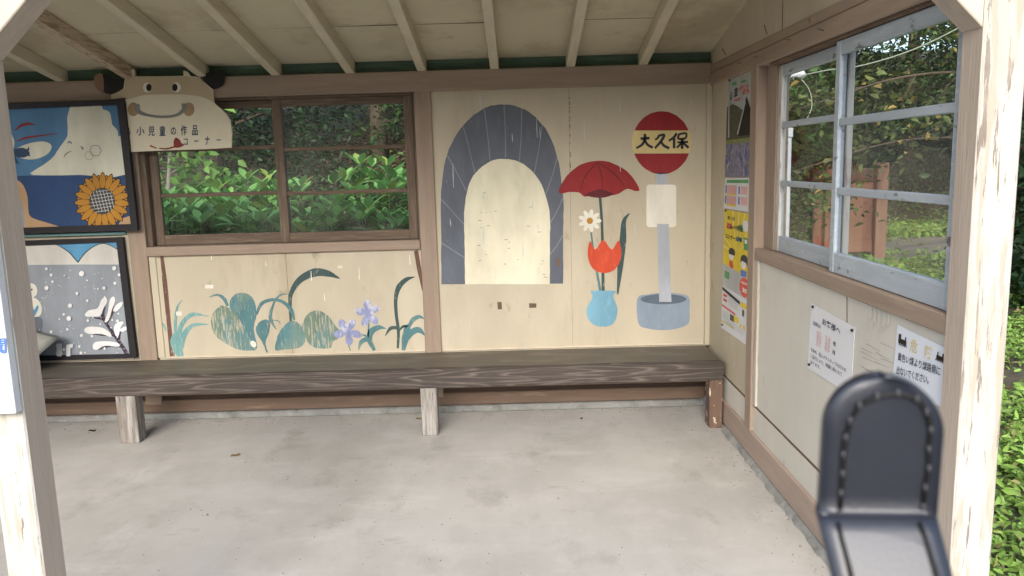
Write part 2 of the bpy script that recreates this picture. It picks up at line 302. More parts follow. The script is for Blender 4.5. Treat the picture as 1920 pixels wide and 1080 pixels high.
M['grass'] = leaf_mat('bright_grass', (.26, .42, .09), .45, .35, .5, (.34, .32, .12))
M['bark'] = mat('grey_brown_bark', (.11, .085, .06), .9, .3, 6, (5, 5, .7), .8, 20, (5, 5, .7), [((.20, .19, .15), 5, (1, 1, .6), .55, .7, .6)])
M['pale_bark'] = mat('pale_grey_bark', (.33, .31, .26), .85, .25, 9, (2, 2, 3), .4, 20, None, [((.10, .09, .07), 8, (1, 1, 2), .58, .66, .7)])
M['soil'] = mat('damp_soil', (.085, .07, .045), .95, .35, 3, (1, 1, 1), .6, 25, None, [((.06, .09, .03), 1.2, (1, 1, 1), .5, .62, .7), ((.17, .13, .08), 9, (1, 1, 1), .55, .68, .6)])
M['gravel'] = mat('pale_gravel', (.22, .195, .16), .95, .15, 2, (1, 1, 1), .6, 60, None, [((.18, .16, .13), 30, (1, 1, 1), .5, .65, .6), ((.14, .17, .06), 1.6, (1, 1, 1), .56, .66, .6)])
M['board_wood'] = mat('orange_brown_wood', (.30, .155, .10), .7, .14, 3, (2, 2, .8), .2, 12, V, [((.20, .09, .05), 5, (2, 2, .7), .55, .68, .6)])
M['board_dark'] = mat('dark_stained_wood', (.13, .085, .06), .8, .25, 5, H, .3, None, None, [((.30, .13, .07), 9, (2, 2, .5), .55, .62, .7)])
M['leather'] = mat('black_leather', (.013, .016, .027), .50, .2, 30, (1, 1, 1), .10, 900, None, spec=.9, coat=.25)
M['thread'] = mat('grey_thread', (.06, .06, .065), .5, .1, 30, (1, 1, 1), 0)
M['white_plastic'] = mat('white_plastic', (.75, .77, .80), .4, .03, 6, (1, 1, 1), 0)
M['metal'] = mat('rusty_nail', (.06, .045, .04), .6, .2, 30, (1, 1, 1), 0)
M['cable'] = mat('pale_cable', (.42, .45, .34), .6, .1, 30, (1, 1, 1), 0)
M['cushion'] = mat('grey_cloth', (.36, .36, .33), .8, .2, 3, (1, 1, 1), .2, 60)
M['asphalt'] = mat('dark_asphalt', (.075, .075, .072), .9, .2, 3, (1, 1, 1), .4, 90)
M['shade_board'] = mat('painted_shade', (.075, .05, .04), .8, .2, 5, H, .2)  # colour of the shade behind and below the bench
M['roof'] = mat('roof_sheet', (.14, .13, .13), .6, .1, 4, (1, 1, 1), .1)

# ---------------------------------------------------------------- setting
def gz(x, y):
    t = min(1, max(0, (x-.5)/4.5)); y0 = 8.2*(1-t)+17.5*t
    h = max(0, y-y0)*.5; h = 9*(1-math.exp(-h/9)) if h > 0 else 0
    s = max(0, x-(9+.35*y))*.35; s = 6*(1-math.exp(-s/6))
    bk = max(0, -12-y)*.6; bk = 16*(1-math.exp(-bk/16)); s = max(s, bk)  # unseen rise behind the camera, added to block the low sky
    n = .12*math.sin(x*1.3+y*.7)+.08*math.sin(x*2.9-y*2.1)
    far = min(1, max(0, (y-6)/2))
    return -.1+max(h, s)+n*far*min(1, (h+s)*1.2+.1)
def ground():
    xs = np.concatenate([np.linspace(-160, -14, 18), np.linspace(-12, 26, 96), np.linspace(28, 160, 18)])
    ys = np.concatenate([np.linspace(-160, -8, 18), np.linspace(-6, 34, 100), np.linspace(36, 160, 18)])
    v = [(x, y, gz(x, y)) for y in ys for x in xs]; nx = len(xs)
    f = [(j*nx+i, j*nx+i+1, (j+1)*nx+i+1, (j+1)*nx+i) for j in range(len(ys)-1) for i in range(nx-1)]
    me = bpy.data.meshes.new('ground'); me.from_pydata(v, [], f); me.polygons.foreach_set('use_smooth', [True]*len(f))
    tag(link('ground', me, M['soil']), kind='structure')
ground()
b = MB()                                   # platform slab under the shelter and in front of it
b.box((-7, 1.0, -.4), (1.33, 5.05, 0), .01); tag(b.build('floor', M['concrete']), 'worn grey concrete floor of the waiting shelter', None, None, 'structure')
b = MB(); b.box((-30, -4, -.4), (30, .995, -.02), .01); tag(b.build('platform', M['asphalt']), 'unseen asphalt platform before the shelter, made dark to cut bounced light', None, None, 'structure')  # unseen, made dark so less light bounces onto wall and ceiling
b = MB()
pp = [(3.6, 9.6), (4.6, 11.0), (5.4, 13.0), (6.8, 15.0), (9.5, 15.6), (14, 15.8), (16, 14.5), (12, 12.6), (8.6, 11.2), (6, 9.2)]
b.poly([(x, y, gz(x, y)+.02) for x, y in smooth_closed(pp, 4)], 0, (0, 0, 1)); tag(b.build('path', M['gravel']), 'pale gravel path beyond the side window', None, None, 'structure')

# ---------------------------------------------------------------- shelter
sh = thing('waiting_shelter', 'open fronted wooden waiting shelter with painted cream walls and pinkish brown posts', 'shelter', (-1.2, 3.4, 0))
XL = -3.6
def part(name, mb, mt, label=None, parent=None):
    o = mb.build(name, mt, parent or sh)
    if label: o['label'] = label
    return o
WX0, WX1, WZ0, WZ1 = -2.272, -.583, 1.105, 1.985      # back window opening
lowp = part('wall_panel', MB().box((-2.262, YB, .385), (-.578, YB+.03, 1.05), 0), M['panel'], 'low cream panel with painted leaves and violets')
mur = part('wall_panel', MB().box((-.482, YB, .385), (XR, YB+.03, 2.0), 0), M['panel'], 'tall cream panel with the painted arch, flower and bus stop')
part('wall_panel', MB().box((XL, YB, .385), (-2.37, YB+.03, 2.0), 0), M['panel'], 'cream panel behind the two framed paintings')
# right wall panels
part('wall_panel', MB().box((XR, 3.99, .30), (XR+.03, YB-.002, 1.985), 0), M['panel'], 'cream side panel with the posters')
part('wall_panel', MB().box((XR, 2.14, .30), (XR+.03, 3.90, 1.05), 0), M['panel_white'], 'pale side panel below the window')
part('wall_panel', MB().box((XR-.001, 2.14, .155), (XR+.03, 3.90, .282), 0).box((XR-.001, 3.99, .155), (XR+.03, YB-.002, .282), 0), M['panel_white'], 'low pale strip above the skirting')
part('batten', MB().box((XR+.004, 2.14, .2825), (XR+.03, 3.90, .2995), 0).box((XR+.004, 3.99, .2825), (XR+.03, YB, .2995), 0), M['seam'], 'dark strip painted as shadow between the panels')  # thin shadow line put in as a dark recessed strip
def rz(y): return 2.108-.2*(y-4.8)          # underside of the rafters
CT = .077
part('gable_board', MB().prism([(XR-.004, 2.0, 2.092), (XR-.004, YB+.02, 2.092), (XR-.004, YB+.02, rz(YB+.02)+CT), (XR-.004, 2.0, rz(2.0)+CT)], (.03, 0, 0)), M['panel'])
part('gable_joint', MB().box((XR-.006, 3.588, 2.093), (XR-.0045, 3.592, rz(3.59)+CT-.01), 0), M['seam'])
# posts
for lo, hi in (((-2.375, YB-.018, .10), (-2.27, YB+.05, 2.0)), ((-.583, YB-.018, .10), (-.480, YB+.05, 2.0))):
    part('post', MB().box(lo, hi, .004), M['trim_z'])
part('post', MB().box((XR-.019, 3.895, .155), (XR+.08, 3.995, 1.99), .004), M['trim_z'])
part('corner_post', MB().box((XR-.032, YB-.03, .395), (XR-.0005, YB-.0005, 1.988), .003), M['panel'])
part('batten', MB().box((XR-.010, 3.848, .302), (XR+.02, 3.893, 1.045), .003), M['peeling'], 'flaking cream batten beside the side post')
part('batten', MB().box((-2.268, YB-.008, .40), (-2.225, YB+.01, 1.045), .003), M['panel'])
part('batten', MB().box((-2.415, YB-.008, .40), (-2.376, YB+.01, 1.985), .003), M['panel'])
# beams
part('beam', MB().box((XL-.05, YB-.035, 1.988), (XR-.004, YB+.06, 2.108), .005), M['trim_x'], 'level brown beam along the back wall')
part('beam', MB().box((XR-.017, 2.141, 1.975), (XR+.07, YB-.036, 2.047), .004), M['trim_y'], 'level brown beam above the side window')
part('beam', MB().box((XR-.013, 2.141, 2.049), (XR+.05, YB-.036, 2.0925), .004), M['trim_y'], 'upper brown strip above the side window')
part('fascia', MB().box((XL, YB+.01, 2.1085), (XR-.006, YB+.04, 2.19), 0), M['green'], 'green painted strip below the ceiling')
part('beam', MB().box((XL-.1, 2.045, 2.50), (1.30, 2.135, 2.635), .005), M['trim_x'], 'front brown beam under the roof edge')
# sills, skirting
part('sill', MB().box((-2.269, YB-.028, 1.045), (-.584, YB+.10, 1.104), .004), M['trim_x'])
part('sill', MB().box((XR-.015, 2.142, 1.045), (XR+.10, 3.894, 1.104), .005), M['trim_y'])
part('skirting', MB().box((XR-.0155, 2.141, .022), (XR+.05, YB-.002, .154), .004), M['skirt'])
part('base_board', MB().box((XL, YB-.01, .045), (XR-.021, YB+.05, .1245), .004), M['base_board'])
part('shade_strip', MB().box((XL, YB+.004, .1248), (XR-.001, YB+.03, .3845), 0), M['shade_board'], 'dark strip painted as shade behind the bench')  # dark strip standing in for the shade under the bench
part('foundation', MB().box((XL, YB-.03, .0005), (XR-.03, YB+.1, .044), .006), M['found'], 'grey concrete strip under the back wall')
def found_r():
    b = MB(); pts = []; rr = random.Random(5); n = 46
    for k in range(n+1):
        y = 2.142+(4.36-2.142)*k/n; pts.append((XR-.043+rr.uniform(-.007, .006), y))
    for k in range(n):
        (x0, y0), (x1, y1) = pts[k], pts[k+1]
        b.poly([(x0, y0, .0015), (x1, y1, .0015), (XR-.0215, y1, .021), (XR-.0215, y0, .021)], 0, (-1, 0, 1))
        b.poly([(XR-.0215, y0, .021), (XR-.0215, y1, .021), (XR+.05, y1, .021), (XR+.05, y0, .021)], 0, (0, 0, 1))
    part('foundation', b, M['found'], 'rough grey mortar strip under the side wall')
found_r()
# front posts
part('front_post', MB().box((1.1795, 2.04, 0), (1.292, 2.139, 2.50), .005, fmi=((0, -1, 0), 1)), [M['post_side'], M['peeling']], 'right front post with peeling cream paint')
part('front_post', MB().box((-1.436, 2.04, 0), (-1.332, 2.142, 2.50), .005, fmi=((0, -1, 0), 1)), [M['post_side'], M['peeling']], 'left front post with peeling cream paint')
part('front_post', MB().box((XL-.1, 2.04, 0), (XL, 2.142, 2.50), .005, fmi=((0, -1, 0), 1)), [M['post_side'], M['peeling']])
for sx, x0 in ((-1, 1.1785), (1, -1.3305)):
    pr = [(x0, 2.043, 1.852), (x0+sx*.65, 2.043, 2.498), (x0+sx*.52, 2.043, 2.498), (x0, 2.043, 1.978)]
    b = MB().prism(pr, (0, .094, 0), .003); b.bm.normal_update()
    for f in b.bm.faces:
        if f.normal.y < -.7: f.material_index = 1
    part('knee_brace', b, [M['post_side'], M['brace_pale']])
part('added_end_wall', MB().box((XL-.04, 2.15, 0), (XL-.001, YB, 2.1), 0), M['panel'])  # unseen wall, added for the light inside the shelter
# rafters, ceiling, roof
for i, x in enumerate([-3.55, -3.11, -2.674, -2.261, -1.825, -1.393, -.952, -.526, -.095, .355, .785]):
    b = MB(); h = .026
    pr = [(x-h-.0, 1.35, rz(1.35)), (x-h, 4.92, rz(4.92)), (x-h, 4.92, rz(4.92)+.0755), (x-h, 1.35, rz(1.35)+.0755)]
    b.prism(pr, (2*h, 0, 0), .003)
    xf = .007
    for v in b.bm.verts: v.co.x += (v.co.y-4.8)*xf
    part('rafter', b, M['rafter_worn'] if i == 3 else M['rafter'], 'flaking rafter above the cow sign' if i == 3 else None)
part('ceiling', MB().prism([(XL-.2, 1.3, rz(1.3)+CT), (XR+.25, 1.3, rz(1.3)+CT), (XR+.25, 5.1, rz(5.1)+CT), (XL-.2, 5.1, rz(5.1)+CT)], (0, 0, .012)), M['ceiling'])
b = MB(); rs = random.Random(8)
for x0, x1 in zip([-2.65, -2.24, -1.80, -1.37, -.93, -.5, -.07, .38], [-2.28, -1.85, -1.42, -.98, -.55, -.12, .33, .76]):
    for yy, t in ((4.30, .0035), (3.4, .0025), (2.5, .003)):
        t *= rs.uniform(.3, 1.5)
        if rs.random() < .75: b.poly([(x0, yy, rz(yy)+CT-.001), (x1, yy+rs.uniform(-.01, .01), rz(yy)+CT-.001), (x1, yy+t*2, rz(yy+t*2)+CT-.001), (x0, yy+t, rz(yy+t)+CT-.001)], 0, (0, 0, -1))
part('ceiling_joint', b, M['seam'], 'thin dark joints between the ceiling boards')
part('roof', MB().prism([(XL-.35, 1.2, rz(1.2)+CT+.014), (XR+.4, 1.2, rz(1.2)+CT+.014), (XR+.4, 5.08, rz(5.08)+CT+.014), (XL-.35, 5.08, rz(5.08)+CT+.014)], (0, 0, .05)), M['roof'])
# nails and wire along the side beam
for px, py, dx, dy in ((1438, 64, -5, -17), (1361, 103, -7, -12), (1518, 42, -1, -7), (1532, 54, 12, 3), (1472, 74, 10, 1), (1382, 118, 8, 0), (1413, 107, 8, -2)):
    a = rw(px, py, .03); c = rw(px+dx, py+dy, .05)
    part('nail', MB().tube([a, c], .0018, 6), M['metal'])

# ---- windows
def sash(parent, x0, x1, z0, z1, y0, y1, st, top, bot, bars, bh, mats, axis='x', rot=None):
    """frame of stiles, rails and glazing bars; axis 'x' lies along x, 'y' along y (first args are then y)"""
    def bx(b, a0, a1, c0, c1, d0=0, d1=0, mi=0):
        if axis == 'x': b.box((a0, y0+d0, c0), (a1, y1-d1, c1), .003, mi)
        else: b.box((y0+d0, a0, c0), (y1-d1, a1, c1), .003, mi)
    b = MB(); bx(b, x0, x0+st, z0, z1, mi=1); bx(b, x1-st, x1, z0, z1, mi=1)
    e = .0005
    bx(b, x0+st+e, x1-st-e, z1-top, z1-.0005, .001, .001); bx(b, x0+st+e, x1-st-e, z0+.0005, z0+bot, .001, .001)
    for z in bars: bx(b, x0+st+e, x1-st-e, z-bh/2, z+bh/2, .003, .003)
    o = b.build('sash', mats, parent)
    g = MB(); ym = (y0+y1)/2
    zs = [z0+bot]+list(bars)+[z1-top]
    for i in range(len(zs)-1):
        a, c = zs[i]+(bh/2 if i else 0)-.004, zs[i+1]-(bh/2 if i < len(zs)-2 else 0)+.004
        if axis == 'x': g.poly([(x0+st-.004, ym, a), (x1-st+.004, ym, a), (x1-st+.004, ym, c), (x0+st-.004, ym, c)], 0, (0, -1, 0))
        else: g.poly([(ym, x0+st-.004, a), (ym, x1-st+.004, a), (ym, x1-st+.004, c), (ym, x0+st-.004, c)], 0, (-1, 0, 0))
    g.build('glass', M['glass'], parent)
    return o
wb = part('window', MB().box((WX0, YB+.01, WZ0), (WX0+.034, YB+.10, WZ1+.002), .003, 1).box((WX1-.012, YB+.01, WZ0), (WX1-.0005, YB+.10, WZ1+.002), .003, 1).box((WX0+.035, YB+.01, WZ1-.012), (WX1-.013, YB+.10, WZ1+.002), .002), [M['grey_wood_x'], M['grey_wood_z']], 'weathered brown window in the back wall')
gw = [M['grey_wood_x'], M['grey_wood_z']]
sash(wb, -2.236, -1.395, 1.106, 1.972, YB+.055, YB+.085, .052, .045, .062, (1.412, 1.690), .024, gw)
sash(wb, -1.448, -.597, 1.106, 1.972, YB+.018, YB+.048, .056, .045, .060, (1.406, 1.672), .024, gw)
wr = part('window', MB().box((XR+.006, 2.1405, 1.105), (XR+.09, 2.155, 1.973), .002).box((XR+.03, 3.752, 1.105), (XR+.09, 3.894, 1.973), .002, 1).box((XR-.004, 2.156, 1.962), (XR+.09, 3.75, 1.974), .002, 2), [M['blue'], M['trim_z'], M['seam']], 'pale blue painted window in the side wall')
bl = [M['blue'], M['blue']]
sash(wr, 2.158, 3.012, 1.106, 1.960, XR+.004, XR+.03, .040, .052, .078, (1.415, 1.668), .028, bl, 'y')
sash(wr, 2.975, 3.748, 1.106, 1.960, XR+.037, XR+.062, .046, .052, .075, (1.425, 1.690), .026, [M['blue'], M['blue_back_lit']], 'y')

# ---------------------------------------------------------------- mural on the tall panel (generic stand-in: stone arch, tall red flower, bus stop)
b = MB()
outer = [(828, 533), (827, 440), (827, 360), (838, 290), (868, 235), (908, 203), (945, 196), (985, 206), (1022, 240), (1045, 295), (1056, 370), (1056, 440), (1056, 532)]
paint(b, bw, jag(smooth_open(outer, 6), .6), .0012); arch = part('painted_arch', b, P['slate'], None, mur)
b = MB(); inner = [(872, 533), (871, 455), (871, 390), (884, 335), (915, 305), (948, 298), (982, 308), (1012, 340), (1030, 395), (1031, 460), (1031, 533)]
paint(b, bw, jag(smooth_open(inner, 6), .4), .0022); part('painted_opening', b, P['cream'], None, mur)
b = MB(); oo = smooth_open(outer, 6); ii = smooth_open(inner, 8)
for t in (.07, .16, .25, .335, .42, .5, .58, .665, .75, .84, .93):
    a = oo[int(t*(len(oo)-1))]; c = ii[int(t*(len(ii)-1))]; d = c-a
    ribbon(b, bw, [a+d*.02, (a+c)/2+np.array((1, 1)), c-d*.02], [2.2, 1.6, 2], .0022)
part('painted_joint', b, P['joint'], None, mur)
b = MB()
dome = [(1048, 362), (1053, 345), (1068, 324), (1090, 308), (1115, 302), (1143, 304), (1170, 317), (1190, 338), (1199, 356), (1190, 358), (1176, 354), (1162, 362), (1148, 366), (1135, 360), (1124, 357), (1110, 361), (1098, 369), (1085, 361), (1070, 360)]
paint(b, bw, jag(smooth_closed(dome, 4), .4), .0022); part('painted_bloom', b, P['red'], None, mur)
b = MB()
for q in ([(1120, 304), (1098, 330), (1088, 358)], [(1120, 304), (1128, 330), (1130, 356)], [(1120, 304), (1152, 326), (1174, 354)]): ribbon(b, bw, q, [1, 2, 1], .0032)
paint(b, bw, smooth_closed([(1098, 366), (1112, 358), (1126, 355), (1140, 359), (1149, 365), (1126, 371)], 4), .0032)
part('painted_vein', b, P['darkred'], None, mur)
b = MB(); ribbon(b, bw, [(1125, 368), (1129, 430), (1131, 548)], [5, 5, 6], .0012); part('painted_stem', b, P['deep'], None, mur)
b = MB(); ribbon(b, bw, [(1108, 432), (1114, 480), (1126, 548)], [3, 4, 5], .0014); part('painted_stem', b, P['teal'], None, mur)
b = MB(); paint(b, bw, smooth_closed([(1106, 452), (1116, 468), (1131, 450), (1147, 468), (1160, 451), (1165, 480), (1154, 504), (1134, 512), (1112, 504), (1102, 480)], 4), .0032); part('painted_tulip', b, P['orange'], None, mur)
b = MB()
for k in range(9):
    a = R(40*k); paint(b, bw, ell(1106+13*math.cos(a), 414+13*math.sin(a), 9, 4.2, 12, rot=a), .0028+.00012*k)
part('painted_daisy', b, P['plate'], None, mur)
b = MB(); paint(b, bw, ell(1106, 414, 6, 6, 14), .0044); part('painted_daisy_centre', b, P['sun'], None, mur)
b = MB(); paint(b, bw, smooth_closed([(1108, 546), (1130, 545), (1154, 546), (1150, 556), (1158, 580), (1152, 604), (1138, 612), (1118, 611), (1104, 600), (1100, 580), (1111, 557)], 4), .0032); part('painted_vase', b, P['blue'], None, mur)
b = MB(); ribbon(b, bw, [(1158, 552), (1163, 500), (1168, 450), (1170, 415), (1180, 400)], [3, 11, 13, 8, 2], .0024); part('painted_reed', b, P['deep'], None, mur)
# bus stop
b = MB(); cx, cy, rx, ry = 1240.5, 267, 54.5, 58.5
ang = math.asin(22/58.5)
paint(b, bw, jag(ell(cx, cy, rx, ry, 26, math.pi+ang, 2*math.pi-ang), .3), .0012); paint(b, bw, jag(ell(cx, cy+1, rx, ry, 26, ang*.9, math.pi-ang*.9), .3), .0012); part('painted_sign_disc', b, P['red'], None, mur)
b = MB(); paint(b, bw, ell(cx, cy, rx+1, ry+1, 14, -ang, ang*.9)+ell(cx, cy, rx+1, ry+1, 14, math.pi-ang*.9, math.pi+ang), .0020); part('painted_sign_band', b, P['yellow'], None, mur)
b = MB()
for q, ws in (([(1201, 260), (1218, 259)], [5, 5]), ([(1209, 251), (1209, 261), (1204, 271), (1193, 278)], [5, 5, 5, 4]), ([(1209, 262), (1214, 271), (1224, 277)], [4, 5, 5]),
    ([(1236, 253), (1233, 259), (1228, 262)], [4, 4, 3]), ([(1234, 255), (1245, 253), (1240, 264), (1228, 278)], [4, 5, 5, 4]), ([(1238, 264), (1245, 273), (1255, 278)], [4, 5, 5]),
    ([(1269, 250), (1263, 258), (1254, 264)], [5, 5, 4]), ([(1264, 259), (1264, 278)], [5, 5]), ([(1272, 252), (1286, 250), (1285, 259), (1272, 260), (1273, 252)], [4, 4, 4, 4, 4]), ([(1270, 267), (1290, 266)], [4, 4]), ([(1279, 260), (1279, 279)], [5, 5]), ([(1278, 268), (1269, 277)], [4, 4]), ([(1281, 268), (1291, 277)], [4, 5])):
    ribbon(b, bw, q, ws, .0034)
part('painted_lettering', b, P['tdark'], None, mur)
b = MB(); paint(b, bw, [(1230, 324), (1251, 324), (1252, 350), (1231, 350)], .0012); paint(b, bw, [(1232, 420), (1254, 420), (1259, 566), (1236, 566)], .0026); part('painted_pole', b, P['pole'], None, mur)
b = MB(); paint(b, bw, rrect(1212, 346, 1268, 426, 6), .0020); part('painted_plate', b, P['plate'], None, mur)
b = MB(); paint(b, bw, smooth_closed([(1195, 560), (1215, 552), (1245, 549), (1275, 551), (1292, 558), (1293, 582), (1291, 606), (1270, 616), (1242, 619), (1215, 616), (1197, 606)], 4), .0012); part('painted_tub', b, P['tub'], None, mur)
b = MB(); paint(b, bw, ell(1244, 561, 43, 9.5, 30), .0020); part('painted_tub_inside', b, mat('dark_tub_paint', (.10, .135, .18), .6, .2, 7, (1, 1, 1), 0), None, mur)
b = MB(); rr = random.Random(4)
for x, y, l_ in ((1006, 222, 36), (1012, 238, 22), (849, 306, 46), (844, 410, 14), (906, 424, 34), (1162, 290, 32), (1162, 190, 20), (1295, 182, 16), (980, 455, 26), (998, 375, 20), (1008, 420, 12), (900, 175, 30), (1066, 390, 18), (1190, 420, 22), (905, 365, 9), (1095, 225, 40), (880, 600, 16), (985, 645, 16), (960, 250, 16)):
    ribbon(b, bw, [(x, y), (x+.6, y+l_/2), (x+1.4, y+l_)], [.6, 1.6, .8], .0038)
part('painted_rain', b, P['rain'], None, mur)
b = MB(); paint(b, bw, jag(rrect(933, 566, 941, 580, 1), .6), .0014); paint(b, bw, jag(rrect(992, 569, 1006, 577, 1), .6), .0014); paint(b, bw, jag(rrect(1043, 484, 1049, 498, 1), .4), .0034)
rr = random.Random(11)
for k in range(22):
    x, y = rr.uniform(885, 1020), rr.uniform(360, 520); ribbon(b, bw, [(x, y), (x+rr.uniform(2, 7), y+rr.uniform(-2, 2))], [1, .6], .0036)
for k in range(36):
    x = 1068+(y_-170)/480*4 if (y_ := rr.uniform(180, 330)) else 0; ribbon(b, bw, [(x, y_), (x+rr.uniform(-1, 1.5), y_+rr.uniform(1, 5))], [1.6, .8], .0014)
part('scuff_mark', b, M['seam'], None, mur)
part('panel_joint', MB().box((.342, YB-.0006, .397), (.3455, YB+.002, 1.987), 0), mat('faint_joint', (.40, .32, .21), .8, .1, 9, (1, 1, 1), 0), None, mur)
# ---------------------------------------------------------------- painted plants on the low panel
def leafy(name, strokes, mt, off=.0012):
    b = MB()
    for k, (q, ws) in enumerate(strokes):
        if ws: ribbon(b, bw, q, ws, off+k*.0002)
        else: paint(b, bw, jag(smooth_closed(q, 5), .4), off+k*.0002)
    return part(name, b, mt, None, lowp)
leafy('painted_grass', [([(330, 640), (329, 600), (333, 575), (342, 562)], [6, 6, 4, 1]), ([(335, 640), (340, 610), (360, 590), (392, 593)], [8, 9, 8, 1]), ([(338, 652), (345, 628), (362, 610), (392, 608)], [12, 11, 7, 1]), ([(296, 602), (306, 608), (312, 622)], [1, 3, 2]), ([(326, 625), (326, 640), (333, 655), (341, 670)], [3, 14, 20, 8])], P['aqua'])
leafy('painted_heart_leaf', [([(430, 570), (436, 556), (450, 549), (466, 552), (477, 565), (481, 590), (476, 615), (482, 650), (472, 656), (455, 630), (436, 590)], None)], P['teal'])
leafy('painted_heart_leaf', [([(405, 580), (416, 573), (430, 578), (445, 592), (460, 620), (475, 645), (478, 656), (450, 656), (425, 645), (405, 630), (396, 610), (397, 592)], None)], P['teal_worn'], .0020)
leafy('painted_vine', [([(392, 557), (408, 553), (420, 560), (427, 574)], [1, 4, 7, 5]), ([(481, 590), (490, 570), (510, 562), (530, 566), (545, 580), (552, 600)], [4, 7, 6, 6, 8, 4]), ([(516, 562), (508, 585), (508, 600), (518, 618)], [3, 6, 7, 1]), ([(516, 562), (526, 553), (540, 551)], [4, 3, 1]), ([(510, 600), (522, 602), (526, 608)], [1, 2, 1])], P['teal'])
leafy('painted_blade', [([(546, 620), (544, 575), (546, 550), (562, 525), (590, 511), (615, 513), (637, 522)], [3, 6, 8, 12, 16, 12, 2])], P['deep'])
leafy('painted_small_leaf', [([(480, 622), (484, 606), (497, 599), (506, 604), (505, 622), (498, 642), (502, 660), (499, 659), (492, 642)], None)], P['teal'], .0016)
leafy('painted_round_leaf', [([(516, 656), (520, 632), (530, 614), (545, 602), (560, 606), (570, 622), (572, 640), (560, 652), (535, 655)], None)], P['teal'], .0024)
leafy('painted_round_leaf', [([(566, 612), (576, 590), (595, 582), (615, 592), (630, 612), (640, 624), (632, 636), (624, 640), (620, 652), (595, 653), (580, 645), (572, 630)], None)], P['teal_worn'], .0018)
def violet(cx, cy, s, a0):
    b = MB()
    for k, (a, l_, w_) in enumerate(((a0, 1, .55), (a0+62, .95, .5), (a0+140, 1, .5), (a0+205, .95, .5), (a0+290, 1, .55))):
        a = R(a); c, sn = math.cos(a), math.sin(a)
        q = [(0, 0), (.35, w_*.42), (.75, w_*.48), (1.02*l_, 0.05), (.75, -w_*.48), (.35, -w_*.4)]
        paint(b, bw, smooth_closed([(cx+s*(x*c-y*sn), cy+s*(x*sn+y*c)) for x, y in q], 3), .0018+k*.0003)
    part('painted_violet', b, P['violet'], None, lowp)
violet(652, 622, 27, -125); violet(690, 588, 26, -95)
leafy('painted_violet_stem', [([(653, 626), (652, 640), (657, 658)], [2, 3, 2]), ([(692, 600), (691, 615), (690, 632)], [2, 3, 3])], P['teal'], .0010)
leafy('painted_violet_leaf', [([(702, 657), (693, 638), (696, 622), (710, 614), (724, 616)], [6, 10, 12, 9, 1]), ([(672, 657), (677, 642), (688, 636), (696, 640)], [1, 8, 9, 3]), ([(676, 627), (686, 630), (692, 638)], [1, 4, 3])], P['teal'])
leafy('painted_blade', [([(746, 653), (747, 620), (743, 590), (742, 560), (748, 538), (762, 524), (778, 519)], [4, 6, 6, 7, 10, 8, 1]), ([(722, 630), (732, 616), (744, 615), (748, 622)], [1, 7, 6, 3]), ([(748, 620), (756, 612), (766, 612)], [3, 5, 3])], P['deep'])
leafy('painted_tuft', [([(756, 657), (760, 635), (764, 615), (770, 608)], [6, 14, 12, 3]), ([(764, 618), (774, 600), (786, 594), (796, 598)], [4, 9, 7, 1]), ([(762, 638), (774, 622), (786, 619), (798, 630)], [6, 12, 11, 1])], P['teal'], .0016)
b = MB(); ribbon(b, bw, [(303, 478), (309, 530), (316, 600), (323, 668)], [6, 9, 8, 9], .0012); part('painted_trunk', b, P['brownstreak'], None, lowp); b = MB(); ribbon(b, bw, [(780, 470), (786, 505), (793, 545)], [8, 8, 3], .0012); part('painted_trunk', b, P['brownstreak'], None, lowp)
b = MB(); rr = random.Random(9)
for x, y, l_ in ((583, 508, 18), (768, 478, 18), (673, 500, 24), (608, 550, 14), (396, 478, 9), (498, 490, 9), (548, 632, 0)):
    if l_: ribbon(b, bw, [(x, y), (x+1, y+l_)], [1, 2], .0050)
paint(b, bw, rrect(384, 534, 400, 541, 1), .0014); paint(b, bw, ell(475, 645, 5, 7, 12, rot=-.6), .0034); paint(b, bw, rrect(330, 584, 341, 592, 2), .0030); paint(b, bw, rrect(633, 498, 642, 503, 1), .0012)
part('painted_drop', b, P['plate'], None, lowp)
part('panel_joint', MB().box((-1.423, YB-.0006, .397), (-1.4205, YB+.002, 1.044), 0), M['seam'], None, lowp)
b = MB()
for k, (x0, x1) in enumerate(((-2.22, -.585), (-.478, 1.16), (-3.3, -2.42))): b.box((x0, YB-.012, .3965), (x1, YB-.0005, .407), .003)
part('wall_bead', b, M['brace_pale'])

# ---------------------------------------------------------------- bench
bn = thing('bench', 'long low dark weathered wooden bench along the back wall', 'bench', (-1, 4.5, 0))
b = MB(); x0, x1 = -3.5, 1.174
b.box((x0, 4.447, .352), (x1, YB-.019, .393), .004); b.build('seat', M['seat'], bn)
b = MB(); b.box((x0, 4.39, .288), (x1, 4.445, .397), .006, seg=2); b.build('front_rail', M['grain'], bn)
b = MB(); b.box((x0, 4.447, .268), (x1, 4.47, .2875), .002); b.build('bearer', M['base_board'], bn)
for a, c, mt in ((-2.335, -2.222, 'leg'), (-.571, -.477, 'leg'), (1.096, 1.172, 'leg_flake'), (-3.45, -3.35, 'leg')):
    b = MB(); b.box((a, 4.40, .0005), (c, 4.50, .2875), .005); o = b.build('leg', M[mt], bn)
    if mt == 'leg_flake': o['label'] = 'brown bench leg with flaking cream paint'
cu = thing('cushion', 'grey cloth cushion leaning at the left end of the bench behind the front post', 'cushion', (-2.95, 4.62, .394))
